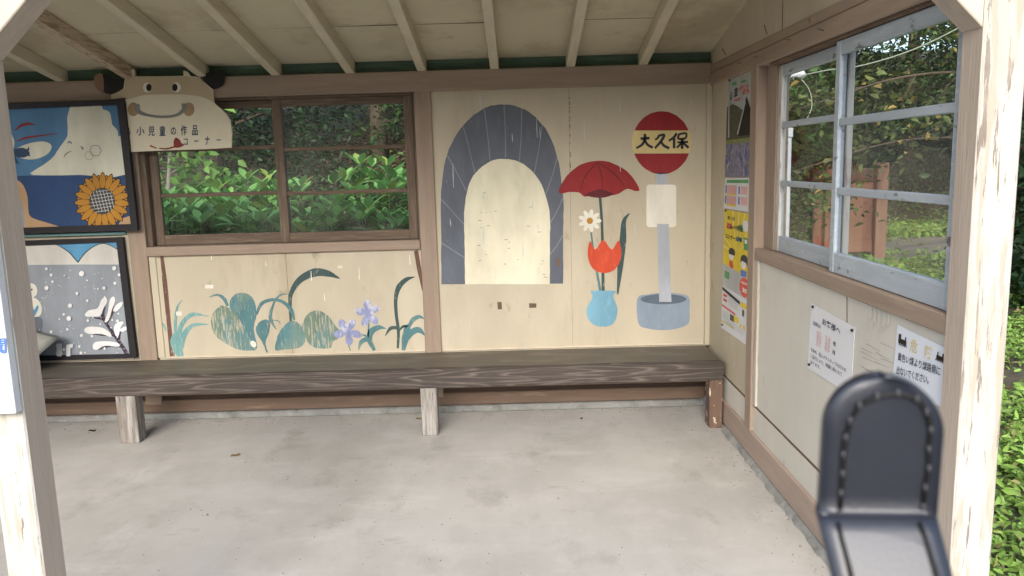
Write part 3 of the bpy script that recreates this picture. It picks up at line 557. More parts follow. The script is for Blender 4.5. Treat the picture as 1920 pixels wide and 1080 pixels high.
def cushion():
    n, m_ = 14, 10; b = bmesh.new(); L = Vector((-2.95, 4.62, .394))
    for sgn in (1, -1):
        g = [[b.verts.new((.26*u, sgn*(.055*(1-abs(u)**3)**.6*(1-abs(v)**3)**.6+.002), .21*v)) for u in np.linspace(-1, 1, n)] for v in np.linspace(-1, 1, m_)]
        for j in range(m_-1):
            for i in range(n-1):
                q = (g[j][i], g[j][i+1], g[j+1][i+1], g[j+1][i]); b.faces.new(q if sgn < 0 else q[::-1])
    bmesh.ops.remove_doubles(b, verts=b.verts[:], dist=.006)
    b.transform(Matrix.Translation(L+Vector((-.16, .0, .10))) @ Matrix.Rotation(R(-62), 4, 'X') @ Matrix.Rotation(R(20), 4, 'Y'))
    mn = min(v.co.z for v in b.verts)
    for v in b.verts: v.co.z += .3945-mn
    mb = MB(); mb._merge(b); o = mb.build('cover', M['cushion'], cu, True)
cushion()

# ---------------------------------------------------------------- cow board
YC = YB-.048
def bc(px, py, off=0): return Vector(on(px, py, 1, YC-off))
def pc(mb, pts, off, mi=0): return mb.poly([bc(p[0], p[1], off) for p in pts], mi, (0, -1, 0))
cow = thing('cow_sign', 'wooden cow head sign with blue lettering hung over the back beam', 'sign', tuple(bc(330, 280)))
body = [(233, 188), (242, 183), (231, 168), (234, 148), (243, 143), (290, 143), (345, 142), (374, 144), (379, 151), (389, 159), (399, 168), (400, 184), (402, 194), (412, 202), (424, 213), (432, 226), (435, 250), (434, 277), (380, 280), (310, 282), (244, 285), (240, 230), (236, 200)]
b = MB().prism([bc(x, y, .012) for x, y in body], (0, .012, 0), .001); b.build('board', P['muzzle'], cow)
def rib(name, q, ws, mt, off=.0136):
    b = MB(); pts = stroke_outline(q, ws); pc(b, pts, off); return b.build(name, mt, cow)
b = MB(); pc(b, [(232, 170), (235, 149), (243, 144), (290, 144), (345, 143), (373, 145), (379, 152), (388, 160), (398, 169), (399, 184), (401, 193), (390, 186), (372, 180), (345, 177), (300, 177), (270, 178), (248, 184), (237, 187)], .0130); b.build('face', P['cow'], cow)
b = MB().prism([bc(x, y, .009) for x, y in ((242, 183), (209, 186), (208, 178), (222, 172), (233, 165), (240, 172))], (0, .009, 0)); b.build('ear', P['cow'], cow)
for q, mt in (([(193, 139), (214, 148), (232, 147), (234, 160), (229, 170), (212, 176), (194, 172)], 'black'), ([(380, 142), (398, 134), (420, 132), (421, 150), (417, 160), (400, 167), (388, 157)], 'black')):
    MB().prism([bc(x, y, .008) for x, y in smooth_closed(q, 3)], (0, .008, 0)).build('ear', M[mt], cow)
MB().prism([bc(x, y, .0086) for x, y in smooth_closed([(176, 150), (180, 141), (192, 139), (194, 172), (182, 168)], 3)], (0, .008, 0)).build('ear_tip', P['brownear'], cow)
MB().prism([bc(x, y, .010) for x, y in smooth_closed([(240, 147), (243, 136), (251, 129), (252, 145)], 3)], (0, .010, 0)).build('horn', P['horn'], cow)
MB().prism([bc(x, y, .010) for x, y in ((344, 144), (344, 132), (352, 135), (358, 144))], (0, .010, 0)).build('horn', P['horn'], cow)
for ex in (276, 331):
    s = 1 if ex < 300 else -1
    b = MB(); pc(b, ell(ex, 164, 8, 9.5, 18), .0140); b.build('eye', P['plate'], cow)
    b = MB(); pc(b, ell(ex+3.5*s*.9, 164, 5, 7, 16), .0150); b.build('pupil', M['black'], cow)
for ex in (250, 354):
    b = MB(); pc(b, ell(ex, 205, 10.5, 13, 18), .0134); b.build('cheek', P['cheek'], cow)
b = MB(); pc(b, stroke_outline([(256, 196), (260, 209), (278, 216), (305, 219), (330, 216), (344, 206), (345, 194)], [10, 8, 5, 5, 5, 8, 10]), .0146); b.build('mouth', P['grey'], cow)
b = MB(); pc(b, smooth_closed([(326, 274), (326, 263), (330, 258), (337, 262), (340, 268), (345, 272), (338, 276), (330, 277)], 3), .0140); pc(b, stroke_outline([(298, 278), (312, 279), (328, 275)], [2, 3, 3]), .0146); pc(b, stroke_outline([(281, 273), (294, 278)], [3, 2]), .0140); b.build('tongue', P['tongue'], cow)
b = MB()
for ch, x0, x1, y0, y1 in (('島', 230, 245, 238, 254), ('小', 255, 271, 238, 254), ('児', 278, 290, 237, 255), ('童', 299, 310, 236, 255), ('の', 320, 330, 239, 253), ('作', 339, 350, 235, 254), ('品', 360, 371, 235, 254), ('コ', 344, 352, 260, 272), ('ー', 364, 372, 263.5, 265.5), ('ナ', 384, 393, 255, 272), ('ー', 406, 414, 261.5, 263.5)):
    sk = -.024*(x1-x0); text(b, ch, bc, (x0, y1), (x1, y1+sk), (x0, y0), .0144, 0, .012)
b.build('lettering', P['navy'], cow)

# ---------------------------------------------------------------- framed paintings
def framed(name, label, outer, inner, yo, thick):
    def pl(px, py, off=0): return Vector(on(px, py, 1, yo-off))
    t = thing(name, label, 'painting', tuple((pl(*outer[2])+pl(*outer[3]))/2))
    b = MB()
    for i in range(4):
        j = (i+1) % 4; b.prism([pl(*outer[i]), pl(*outer[j]), pl(*inner[j]), pl(*inner[i])], (0, thick, 0))
    b.build('frame', M['black_frame'], t)
    return t, pl
p1, pl1 = framed('framed_painting', 'black framed painting of a cloud, blue sea and large sunflower', [(-70, 197), (232, 188), (258, 432), (-45, 441)], [(-58, 207), (219, 197), (245, 420), (-36, 430)], YB-.085, .03)
def pq(mb, pl, pts, off, mi=0): return mb.poly([pl(p[0], p[1], off) for p in pts], mi, (0, -1, 0))
def seq(t, pl, name, shapes, mt, off, sub=None):
    if len(shapes) <= 8 and name not in PATTERN:
        for k, q in enumerate(shapes): b = MB(); pq(b, pl, q, off+k*.00012); o = b.build(name, mt, sub or t)
        return o
    b = MB()
    for k, q in enumerate(shapes): pq(b, pl, q, off+k*.00012)
    return b.build(name, mt, sub or t)
PATTERN = ('hatching', 'hexagon', 'snowflake', 'train', 'small_print', 'faded_writing', 'bird_back', 'beam', 'child', 'hill_line', 'branch')
cv = MB(); pq(cv, pl1, [(-60, 205), (222, 195), (247, 422), (-38, 432)], -.012); cv = cv.build('canvas', P['sky'], p1)
seq(p1, pl1, 'sea', [[(-50, 330), (236, 328), (246, 421), (-38, 431)]], P['sea'], -.0110, cv)
seq(p1, pl1, 'cloud', [jag(smooth_closed([(61, 328), (70, 316), (86, 306), (100, 294), (106, 285), (118, 268), (126, 255), (127, 240), (126, 222), (130, 206), (134, 200), (160, 199), (188, 198), (193, 205), (205, 210), (209, 225), (211, 234), (220, 244), (222, 256), (229, 259), (236, 327), (150, 328)], 3), .3)], P['cloud'], -.0100, cv)
seq(p1, pl1, 'beach', [smooth_closed([(20, 340), (36, 340), (46, 352), (52, 372), (54, 400), (64, 410), (90, 418), (112, 427), (60, 429), (30, 430)], 3), [(228, 410), (243, 405), (245, 420), (222, 422)]], P['skin'], -.0100, cv)
seq(p1, pl1, 'surf', [smooth_closed([(24, 362), (34, 368), (42, 385), (46, 428), (30, 429)], 3)], P['snow'], -.0090, cv)
seq(p1, pl1, 'bird', [smooth_closed([(24, 284), (45, 272), (68, 266), (86, 266), (97, 274), (90, 288), (72, 297), (52, 299), (34, 294)], 3), smooth_closed([(10, 245), (20, 250), (27, 265), (24, 280), (12, 285)], 3)], P['cloud'], -.0100, cv)
seq(p1, pl1, 'bird_back', [smooth_closed([(20, 284), (38, 277), (50, 280), (56, 288), (46, 295), (32, 294)], 3), stroke_outline([(48, 284), (53, 280), (54, 275)], [6, 4, 1]), stroke_outline([(48, 288), (54, 291), (57, 293)], [5, 3, 1]), stroke_outline([(24, 292), (30, 302), (35, 308)], [8, 5, 1])], P['ink' if 0 else 'navy'], -.0088, cv)
seq(p1, pl1, 'red_wisp', [stroke_outline([(28, 244), (40, 235), (55, 232), (66, 234)], [2, 5, 5, 1]), stroke_outline([(32, 264), (50, 258), (72, 255), (108, 250)], [2, 4, 3, 1]), stroke_outline([(19, 270), (17, 258), (20, 250)], [3, 4, 1])], P['tongue'], -.0086, cv)
seq(p1, pl1, 'hexagon', [stroke_outline([(179+11*math.cos(R(a)), 282.5+11*math.sin(R(a))), (179+11*math.cos(R(a+60)), 282.5+11*math.sin(R(a+60)))], [1.2, 1.2]) for a in range(0, 360, 60)]+[stroke_outline([(167+8.5*math.cos(R(a)), 292+8.5*math.sin(R(a))), (167+8.5*math.cos(R(a+60)), 292+8.5*math.sin(R(a+60)))], [.8, .8]) for a in range(0, 360, 60)]
    + [stroke_outline([(126, 269), (130, 266), (135, 269)], [1, 4, 2]), stroke_outline([(151, 274), (154, 277), (156, 281)], [1, 4, 2]), stroke_outline([(120, 295), (124, 288), (134, 283)], [1, 2, 1])], P['grey'], -.0090, cv)
SX, SY = 191.5, 377
pet, out_ = [], []
for ring, (n, r0, r1, wd) in enumerate(((19, 22, 53, 13), (19, 22, 48, 13))):
    for k in range(n):
        a = 2*math.pi*(k+.5*ring)/n+.1; ca, sa = math.cos(a), math.sin(a)
        def mp(u, v, ca=ca, sa=sa): return (SX+(u*ca-v*sa)*.98, SY+(u*sa+v*ca)*1.0)
        q = lambda g, mp=mp, r0=r0, r1=r1, wd=wd: smooth_closed([mp(r0-4, 0), mp(r0+8, wd*.36+g), mp((r0+r1)/2+5, wd*.42+g), mp(r1+g*1.5, 0), mp((r0+r1)/2+5, -wd*.42-g), mp(r0+8, -wd*.36-g)], 3)
        (pet if ring == 0 else pet).append((1-ring, q))
b = MB(); b2 = MB(); order = sorted(range(len(pet)), key=lambda i: pet[i][0])
for r_, i in enumerate(order):
    lay = 0 if pet[i][0] == 0 else .0006
    pq(b, pl1, pet[i][1](1.3), -.0084+lay+r_*.00001); pq(b2, pl1, pet[i][1](0), -.0081+lay+r_*.00001)
b.build('petal_outline', M['black'], cv); b2.build('sunflower', P['sun'], cv)
seq(p1, pl1, 'seed_head', [ell(SX, SY, 24, 25, 26)], mat('seed_grey', (.06, .06, .055), .7, .2, 8, (1, 1, 1), 0), -.0068, cv)
hat = []
for k in range(-3, 4):
    o_ = k*6.3; ln = math.sqrt(max(1, 23**2-o_**2))
    hat.append(stroke_outline([(SX+o_-ln*.22, SY-ln*.95), (SX+o_*.95+ln*.28, SY+ln*.9)], [1.1, 1.1])); hat.append(stroke_outline([(SX-ln*.95, SY+o_+ln*.15), (SX+ln*.95, SY+o_-ln*.15)], [1.1, 1.1]))
seq(p1, pl1, 'hatching', hat, P['tgrey'], -.0062, cv)
part('batten', MB().box((-3.4, YB-.03, 1.186), (-2.385, YB-.0005, 1.205), .003), mat('turquoise_paint', (.20, .36, .36), .6, .1, 5, H, .1), 'turquoise strip between the two paintings')
p2, pl2 = framed('framed_painting', 'black framed painting of a grey snowfall with a snowy branch', [(-20, 454), (229, 445), (256, 671), (0, 679)], [(-8, 463), (218, 454), (243, 664), (8, 669)], YB-.045, .03)
cv = MB(); pq(cv, pl2, [(-10, 461), (221, 452), (245, 666), (6, 671)], -.012); cv = cv.build('canvas', P['snow'], p2)
seq(p2, pl2, 'sky', [[(-8, 463), (219, 454), (224, 475), (226, 496), (-2, 497)]], P['cyan'], -.0110, cv)
seq(p2, pl2, 'hill', [smooth_open([(20, 497), (30, 475), (55, 458), (78, 456), (104, 457)], 4)+smooth_open([(104, 457), (128, 472), (146, 492), (149, 496)], 4), smooth_open([(145, 496), (160, 474), (180, 460), (198, 457), (212, 462), (222, 469)], 4)+[(225, 496)]], P['hill'], -.0100, cv)
seq(p2, pl2, 'hill_line', [stroke_outline([(104, 457), (128, 472), (146, 492)], [1.2, 1.6, 1.6]), stroke_outline([(146, 492), (160, 474), (180, 460), (198, 457), (221, 468)], [1.6, 1.6, 1.4, 1.2, 1.2])], M['black'], -.0090, cv)
seq(p2, pl2, 'child', [ell(58, 545, 12, 14, 18), smooth_closed([(54, 560), (68, 560), (78, 574), (76, 590), (64, 596), (54, 590)], 3)], P['plate'], -.0100, cv)
seq(p2, pl2, 'coat', [smooth_closed([(54, 568), (62, 582), (70, 572), (72, 578), (64, 594), (54, 600)], 3)], P['cyan'], -.0092, cv)
seq(p2, pl2, 'trousers', [smooth_closed([(56, 600), (76, 595), (80, 610), (74, 636), (58, 640)], 3)], mat('trouser_grey', (.13, .15, .18), .7, .1, 6, (1, 1, 1), 0), -.0096, cv)
seq(p2, pl2, 'eye', [ell(59.5, 543, 1.6, 1.8, 10)], M['black'], -.0088, cv)
rr = random.Random(2); fl = []
for k in range(70):
    x, y = rr.uniform(70, 230), rr.uniform(500, 662); r_ = rr.choice([.8, 1, 1.2, 1.6, 2.4, 2.8]); fl.append(ell(x, y, r_, r_*1.05, 8))
for x, y, r_ in ((153, 513, 5), (87, 540, 4), (131, 573, 4), (129, 597, 4.5), (195, 540, 3), (214, 503, 4)): fl.append(ell(x, y, r_, r_, 12))
fl += [rrect(106, 644, 116, 668, 2), rrect(124, 646, 132, 668, 2), rrect(129, 645, 137, 652, 2), ell(111, 663, 7, 4, 10)]
seq(p2, pl2, 'snowflake', fl, P['white'], -.0090, cv)['kind'] = 'stuff'
tw = [stroke_outline(q, w_) for q, w_ in (([(238, 664), (228, 648), (214, 628), (200, 608), (190, 596)], [7, 6, 6, 5, 4]), ([(199, 607), (192, 590), (196, 572)], [4, 7, 5]), ([(193, 598), (180, 596), (165, 593)], [4, 3, 1]), ([(200, 606), (208, 590), (212, 565)], [4, 5, 3]), ([(210, 588), (218, 580)], [3, 2]), ([(214, 628), (190, 627), (164, 624)], [5, 5, 2]), ([(222, 642), (224, 625), (230, 617)], [4, 4, 1]), ([(230, 650), (205, 649), (184, 655)], [4, 3, 2]))]
seq(p2, pl2, 'branch', tw, P['twig'], -.0082, cv)
sn = [smooth_closed(q, 3) for q in ([(159, 592), (166, 582), (183, 578), (190, 562), (198, 557), (201, 566), (194, 578), (188, 592), (174, 594)], [(196, 604), (202, 585), (206, 562), (213, 556), (216, 564), (210, 580), (204, 600)], [(212, 582), (220, 570), (230, 566), (228, 574), (218, 584)], [(158, 620), (164, 613), (190, 614), (206, 624), (208, 632), (190, 626), (166, 626)], [(216, 628), (214, 612), (222, 604), (232, 604), (226, 614), (222, 630)], [(174, 648), (180, 641), (205, 640), (222, 644), (222, 650), (196, 648), (184, 655), (176, 655)], [(224, 618), (236, 612), (238, 618), (228, 622)])]
seq(p2, pl2, 'snow', sn, P['white'], -.0076, cv)

# ---------------------------------------------------------------- posters and notices on the side wall
def sheet(name, label, cat, corners, mt, off=.003, pins=()):
    """paper lying on the side wall; corners tl, tr, br, bl in the picture"""
    q = [rw(*c, off) for c in corners]
    t = thing(name, label, cat, tuple((q[2]+q[3])/2))
    MB().prism(q, (.0012, 0, 0)).build('paper', mt, t)
    def pl(u, v, o=0):
        a = np.array(corners, float); u0 = a[0]*(1-u)*(1-v)+a[1]*u*(1-v)+a[2]*u*v+a[3]*(1-u)*v
        return rw(u0[0], u0[1], off+.001+o)
    for k, (u, v) in enumerate(pins):
        c = pl(u, v, .002); MB().tube([c, c+Vector((-.006, 0, 0))], [.006, .005], 10).build('pin', M['black'], t)
    return t, pl
def pu(t, pl, name, shapes, mt, off):
    one = len(shapes) > 8 or name in PATTERN; b = MB()
    for k, q in enumerate(shapes):
        b.poly([pl(u, v, off+k*.00005) for u, v in q], 0, (-1, 0, 0))
        if not one: o = b.build(name, mt, t); b = MB()
    return b.build(name, mt, t) if one else o
def rect(u0, v0, u1, v1): return [(u0, v0), (u1, v0), (u1, v1), (u0, v1)]
def tu(mb, pl, s, u0, v0, u1, v1, off, bold=.0): return text(mb, s, pl, (u0, v1), (u1, v1), (u0, v0), off, 0, bold)
A, pl = sheet('travel_poster', 'tall poster with a steep thatched house under red letters', 'poster', [(1365, 150), (1410, 135), (1404, 331), (1359, 331)], P['tsky'], pins=((.08, .01),))
pu(A, pl, 'photograph', [rect(0, .34, 1, .66), rect(.0, .28, .35, .36), [(0, .30), (.2, .26), (.45, .30), (.6, .34), (0, .36)]], P['forest'], .0006)
pu(A, pl, 'house', [[(.48, .56), (.80, .22), (1.0, .36), (1.0, .60), (.50, .60)]], M['black'], .0012)
pu(A, pl, 'gable_edge', [[(.44, .58), (.74, .27), (.78, .27), (.50, .58)], [(.05, .20), (.09, .20), (.13, .60), (.08, .60)]], P['tgrey'], .0018)
pu(A, pl, 'lawn', [rect(0, .625, 1, .68)], P['meadow'], .0022)
pu(A, pl, 'collage', [rect(0, .67, 1, 1)], P['collage'], .0028)
b = MB(); tu(b, pl, '旅', .28, .10, .42, .20, .0012, .02); tu(b, pl, '心', .10, .12, .20, .22, .0012, .02); b.build('lettering', P['tdark'], A)
b = MB(); tu(b, pl, 'イベント', .46, .09, .88, .16, .0012, .03); tu(b, pl, 'の秋', .62, .15, .92, .20, .0012, .03); tu(b, pl, '開催', .3, .215, .55, .245, .0012, .0); b.build('lettering', P['tred'], A)
pu(A, pl, 'mark', [rect(.18, .045, .36, .075), rect(.55, .055, .75, .075)], P['tgreen'], .0012)
Bt, pl = sheet('timetable_sheet', 'small white sheet of red and green boxes between the two posters', 'notice', [(1360, 334), (1405, 333), (1404, 398), (1357, 390)], M['paper'], .0045)
pu(Bt, pl, 'heading', [rect(.06, .06, .96, .16)], P['tgreen'], .0006)
pu(Bt, pl, 'box', [rect(.1, .24, .48, .5), rect(.1, .58, .48, .84), rect(.66, .26, .92, .50), rect(.66, .58, .92, .82)], P['tpink'], .0006)
pu(Bt, pl, 'box_foot', [rect(.1, .5, .48, .55), rect(.1, .84, .48, .9)], P['ty'], .0008); pu(Bt, pl, 'box_side', [rect(.03, .24, .08, .5), rect(.03, .58, .08, .84), rect(.56, .26, .62, .5), rect(.56, .58, .62, .82)], P['tblue'], .0006)
Ct, pl = sheet('contest_poster', 'yellow contest poster with two cartoon children and a red oval', 'poster', [(1359, 392), (1405, 401), (1398, 646), (1352, 614)], M['paper'], .0035, ((.05, .01), (.05, .97)))
pu(Ct, pl, 'yellow_field', [rect(0, 0, 1, .36), [(0, .36), (1, .36), (1, .50), (.5, .47), (0, .46)]], P['ty'], .0006)
rays_ = [[(.5, .33), (.5+1.2*math.cos(R(a)), .33+.5*math.sin(R(a))), (.5+1.2*math.cos(R(a+6)), .33+.5*math.sin(R(a+6)))] for a in range(0, 0, 20)]
pu(Ct, pl, 'beam', [[(.5, .34), (u, .0), (u+.05, .0)] for u in (.3, .55, .8)]+[[(.5, .34), (0, v), (0, v+.02)] for v in (.22, .3)]+[[(.5, .34), (1, v), (1, v+.02)] for v in (.1, .2)], mat('pale_yellow_print', (.78, .68, .22), .5, .02, 5, (1, 1, 1), 0), .0009)
pu(Ct, pl, 'grey_field', [[(0, .46), (.5, .47), (1, .50), (1, .66), (0, .64)]], P['tgrey'], .0008)
pu(Ct, pl, 'child_face', [ell(.32, .37, .10, .032, 14), ell(.82, .40, .11, .035, 14), ell(.86, .10, .12, .045, 14)], P['white'], .0014)
pu(Ct, pl, 'child_hair', [ell(.34, .335, .13, .03, 12, math.pi, 2*math.pi)+[(.46, .36), (.22, .36)], ell(.85, .365, .15, .04, 12, math.pi, 2*math.pi)+[(1.0, .42), (.93, .385), (.76, .375), (.70, .40)]], P['tdark'], .0020)
pu(Ct, pl, 'red_shirt', [[(.25, .41), (.38, .41), (.42, .455), (.34, .475), (.24, .45)], ], P['tred'], .0022)
pu(Ct, pl, 'red_oval', [ell(.88, .575, .2, .075, 20)], P['tred'], .0022)
pu(Ct, pl, 'blue_shirt', [[(.70, .45), (.95, .445), (.95, .49), (.74, .50)]], P['tblue'], .0018)
pu(Ct, pl, 'bin', [rect(.77, .19, 1.0, .205), [(.80, .205), (.98, .205), (.97, .285), (.82, .285)], rect(.07, .51, .27, .57)], P['tgreen'], .0012); pu(Ct, pl, 'bin_label', [rect(.84, .205, .94, .235)], P['white'], .0018)
pu(Ct, pl, 'big_letter_block', [rect(.1, .11, .3, .155)], P['tred'], .0010); pu(Ct, pl, 'green_letter_block', [rect(.60, .10, .76, .15)], P['tgreen'], .0010); pu(Ct, pl, 'blue_letter_block', [rect(.52, .20, .70, .235)], P['cyan'], .0010)
b = MB(); tu(b, pl, 'コンクール', .06, .20, .58, .24, .0016, .04); tu(b, pl, '募集', .58, .20, .74, .236, .0016, .03); tu(b, pl, 'ごみ', .12, .115, .34, .155, .0016, .03); tu(b, pl, '小学生', .36, .11, .76, .155, .0016, .03); tu(b, pl, '第１回', .12, .05, .42, .08, .0012, .02); b.build('lettering', P['tdark'], Ct)
pu(Ct, pl, 'dark_stripe', [[(0, .655), (.72, .70), (.72, .725), (0, .68)]], P['tdark'], .0012); pu(Ct, pl, 'yellow_strip', [rect(.74, .70, 1, .735), rect(.5, .835, .68, .88), rect(0, .935, .5, .945), rect(.74, .87, .80, .90), rect(.88, .87, .94, .90)], P['ty'], .0012)
pu(Ct, pl, 'red_line', [rect(.05, .705, .2, .725), rect(.05, .745, .2, .765), [(0, .80), (.55, .815), (.55, .83), (0, .815)]], P['tred'], .0012); pu(Ct, pl, 'dark_box', [rect(.34, .84, .5, .89), rect(.82, .75, .9, .80)], P['forest'], .0012)
pu(Ct, pl, 'small_print', [rect(.26, .70+.018*k, .66, .705+.018*k) for k in range(5)]+[rect(.1, .90+.014*k, .9, .903+.014*k) for k in range(4)]+[rect(.05, .85+.014*k, .28, .854+.014*k) for k in range(4)], P['tgrey'], .0010)
b = MB(); tu(b, pl, '30', .80, .58, .98, .615, .0030, .04); tu(b, pl, '募集期間', .74, .535, 1.0, .552, .0030, .02); b.build('numeral', P['white'], Ct)
Nt, pl = sheet('notice', 'white notice with faded pink writing pinned left of the yellow line warning', 'notice', [(1521, 568), (1603, 614), (1595, 741), (1514, 690)], M['paper'], .003, ((.05, .04), (.95, .06), (.04, .93)))
b = MB(); tu(b, pl, 'お客様へ', .27, .125, .68, .225, .0008, .01); tu(b, pl, '当駅は', .06, .245, .24, .31, .0008); tu(b, pl, '様', .53, .37, .60, .44, .0008); tu(b, pl, '様', .53, .50, .60, .57, .0008)
tu(b, pl, 'を始め、個人ボランティアの方々の', .05, .66, .86, .72, .0008); tu(b, pl, 'ご協力により、綺麗に保たれて', .05, .755, .78, .815, .0008); tu(b, pl, 'おります。', .06, .85, .28, .905, .0008); b.build('lettering', M['ink'], Nt)
rr = random.Random(6)
pu(Nt, pl, 'faded_writing', [rect(u+rr.uniform(-.01, .01), v, u+rr.uniform(.02, .06), v+.006) for u in (.16, .22, .36, .42) for v in np.arange(.36, .58, .018)]+[rect(u, .36, u+.006, .57) for u in (.18, .24, .38, .45)], P['tpink'], .0006)
Wt, pl = sheet('notice', 'white warning notice with two black steam trains and yellow heading', 'notice', [(1683, 609), (1778, 655), (1765, 762), (1671, 738)], mat('bright_white_paper', (.75, .79, .86), .6, .02, 6, (1, 1, 1), .04), .003)
def train(u0, d):
    f = lambda pts: [(u0+d*x*.17, .19+(y-.5)*.17) for x, y in pts]
    return [f([(0, .05), (.28, .05), (.28, .4), (.74, .4), (.74, .1), (.86, .1), (.86, .4), (.93, .45), (.93, .75), (1.04, .95), (.90, .95), (.88, .8), (0, .8)])]+[f(ell(x, .85, .075, .15, 10)) for x in (.15, .36, .58, .78)]
def warn(pl):
    shapes = train(.04, 1)+train(.95, -1)
    pu(Wt, pl, 'train', shapes, M['black'], .0006)
warn(pl)
b = MB(); tu(b, pl, '危', .27, .10, .42, .30, .0008, .01); tu(b, pl, '険', .56, .10, .71, .30, .0008, .01); b.build('heading', P['tgold'], Wt)
b = MB(); tu(b, pl, '黄色い線より線路側に', .06, .38, .90, .50, .0008, .008); tu(b, pl, '出ないでください。', .06, .58, .70, .70, .0008, .008); tu(b, pl, '大久保駅', .06, .84, .3, .90, .0008, 0); b.build('lettering', M['ink'], Wt)
# torn plywood below the side sill
b = MB(); rr = random.Random(21)
for px, py, l_ in ((1642, 574, 50), (1650, 576, 62), (1634, 572, 40), (1668, 590, 30), (1660, 584, 44)):
    a = rw(px, py, .001); c = rw(px-3, py+l_*.6, .012); d = rw(px-8+rr.uniform(-3, 3), py+l_, .004)
    for w_ in (.006,): 
        b.poly([a+Vector((0, .004, 0)), a-Vector((0, .004, 0)), c-Vector((0, .003, 0)), c+Vector((0, .003, 0))], 0, (-1, 0, 0)); b.poly([c+Vector((0, .003, 0)), c-Vector((0, .003, 0)), d, d+Vector((0, .001, 0))], 0, (-1, 0, 0))
part('torn_veneer', b, M['panel_white'])
b = MB()
for k in range(12):
    px = rr.uniform(1612, 1660); py = 640+k*5.5+rr.uniform(-2, 2); a = rw(px, py, .0012); c = rw(px+rr.uniform(20, 40), py+rr.uniform(10, 20), .0012)
    b.poly([a, a+Vector((0, 0, -.0016)), c+Vector((0, 0, -.0006)), c], 0, (-1, 0, 0))
b.poly([rw(1587, 556, .0010), rw(1589, 556, .0010), rw(1589, 618, .0010), rw(1587, 616, .0010)], 0, (-1, 0, 0))
part('veneer_crack', b, mat('crack_grey', (.26, .22, .17), .9, .2, 9, (1, 1, 1), 0))
# sign on the left front post
sb = thing('post_sign', 'white sign board with blue lettering fixed to the left front post', 'sign', (-1.42, 2.02, .93))
MB().box((-1.62, 2.008, .932), (-1.333, 2.0385, 1.62), .003).build('board', M['white_plastic'], sb)
def sp(px, py, off=0): return Vector(on(px, py, 1, 2.0075-off))
b = MB(); text(b, '聞', sp, (-14, 664), (12, 663), (-15, 635), .0006, 0, .02); b.build('lettering', P['tblue'], sb)

# ---------------------------------------------------------------- small things on the floor
def grit():
    rg = np.random.default_rng(5); P_ = []
    for k in range(700):
        q = rg.random()
        if q < .5: P_.append((rg.uniform(-3, 1.12), 4.81-abs(rg.normal(0, .12)), 0))
        elif q < .7: P_.append((1.15-abs(rg.normal(0, .07)), rg.uniform(2.2, 4.7), 0))
        else: P_.append((rg.uniform(-1.6, 1.1), rg.uniform(2.3, 4.4), 0))
    P_ = np.array(P_); N = len(P_); sz = rg.uniform(.0015, .005, N)*np.where(rg.random(N) < .06, 1.9, 1)
    base = np.array([(0, 0, .9), (-.9, -.5, 0), (.9, -.6, 0), (.1, 1, 0)])
    v = (P_[:, None, :]+rg.uniform(.6, 1.4, (N, 4, 3))*base[None]*sz[:, None, None]+np.array([0, 0, .0006])).reshape(-1, 3)
    k = np.arange(N)*4; f = np.concatenate([np.stack([k+a, k+b_, k+c], 1) for a, b_, c in ((0, 1, 2), (0, 2, 3), (0, 3, 1), (1, 3, 2))])
    me = bpy.data.meshes.new('grit'); me.from_pydata(v.tolist(), [], f.tolist()); o = link('grit', me, mat('dark_grit', (.20, .175, .145), .9, .3, 60, (1, 1, 1), 0))
    tag(o, 'dark grit and crumbs swept along the walls of the concrete floor', None, None, 'stuff')
grit()
lf = []
def leafobj(px, py, s, rot, mt, label):
    p = Vector(on(px, py, 2, .002)); b = bmesh.new(); n = 6
    vs = [[b.verts.new((s*(i/n-.5), s*.5*math.sin(math.pi*min(1, max(.03, i/n)))**.8*.55*j, .002+.006*abs(j)+.003*math.sin(i*1.3))) for j in (-1, 0, 1)] for i in range(n+1)]
    for i in range(n):
        for j in range(2): b.faces.new((vs[i][j], vs[i+1][j], vs[i+1][j+1], vs[i][j+1]))
    bmesh.ops.solidify(b, geom=b.faces[:], thickness=.0012)
    me = bpy.data.meshes.new('fallen_leaf'); b.to_mesh(me); b.free(); me.materials.append(mt)
    o = bpy.data.objects.new('fallen_leaf', me); C.objects.link(o); o.location = p; o.rotation_euler = (0, 0, rot)
    tag(o, label, 'leaf', 'fallen leaves on the shelter floor')
Ly = mat('dry_yellow_leaf', (.40, .27, .13), .7, .2, 20, (1, 1, 1), 0); Lb = mat('dry_brown_leaf', (.09, .06, .04), .7, .2, 20, (1, 1, 1), 0)
leafobj(441, 855, .05, .7, Ly, 'pale tan leaf lying alone on the open floor')
leafobj(173, 809, .045, .1, Lb, 'curled brown leaf on the floor left of the left bench leg')
leafobj(785, 786, .035, .2, Ly, 'yellowish leaf on the floor behind the middle bench leg')
leafobj(905, 767, .035, .1, Lb, 'dark leaf scrap under the bench right of its middle leg')
leafobj(1090, 786, .025, 1, Lb, 'tiny dark leaf scrap on the floor between the middle leg and right wall')
leafobj(1815, 1060, .03, 1, Lb, 'dark leaf scrap at the foot of the right front post') if 0 else None

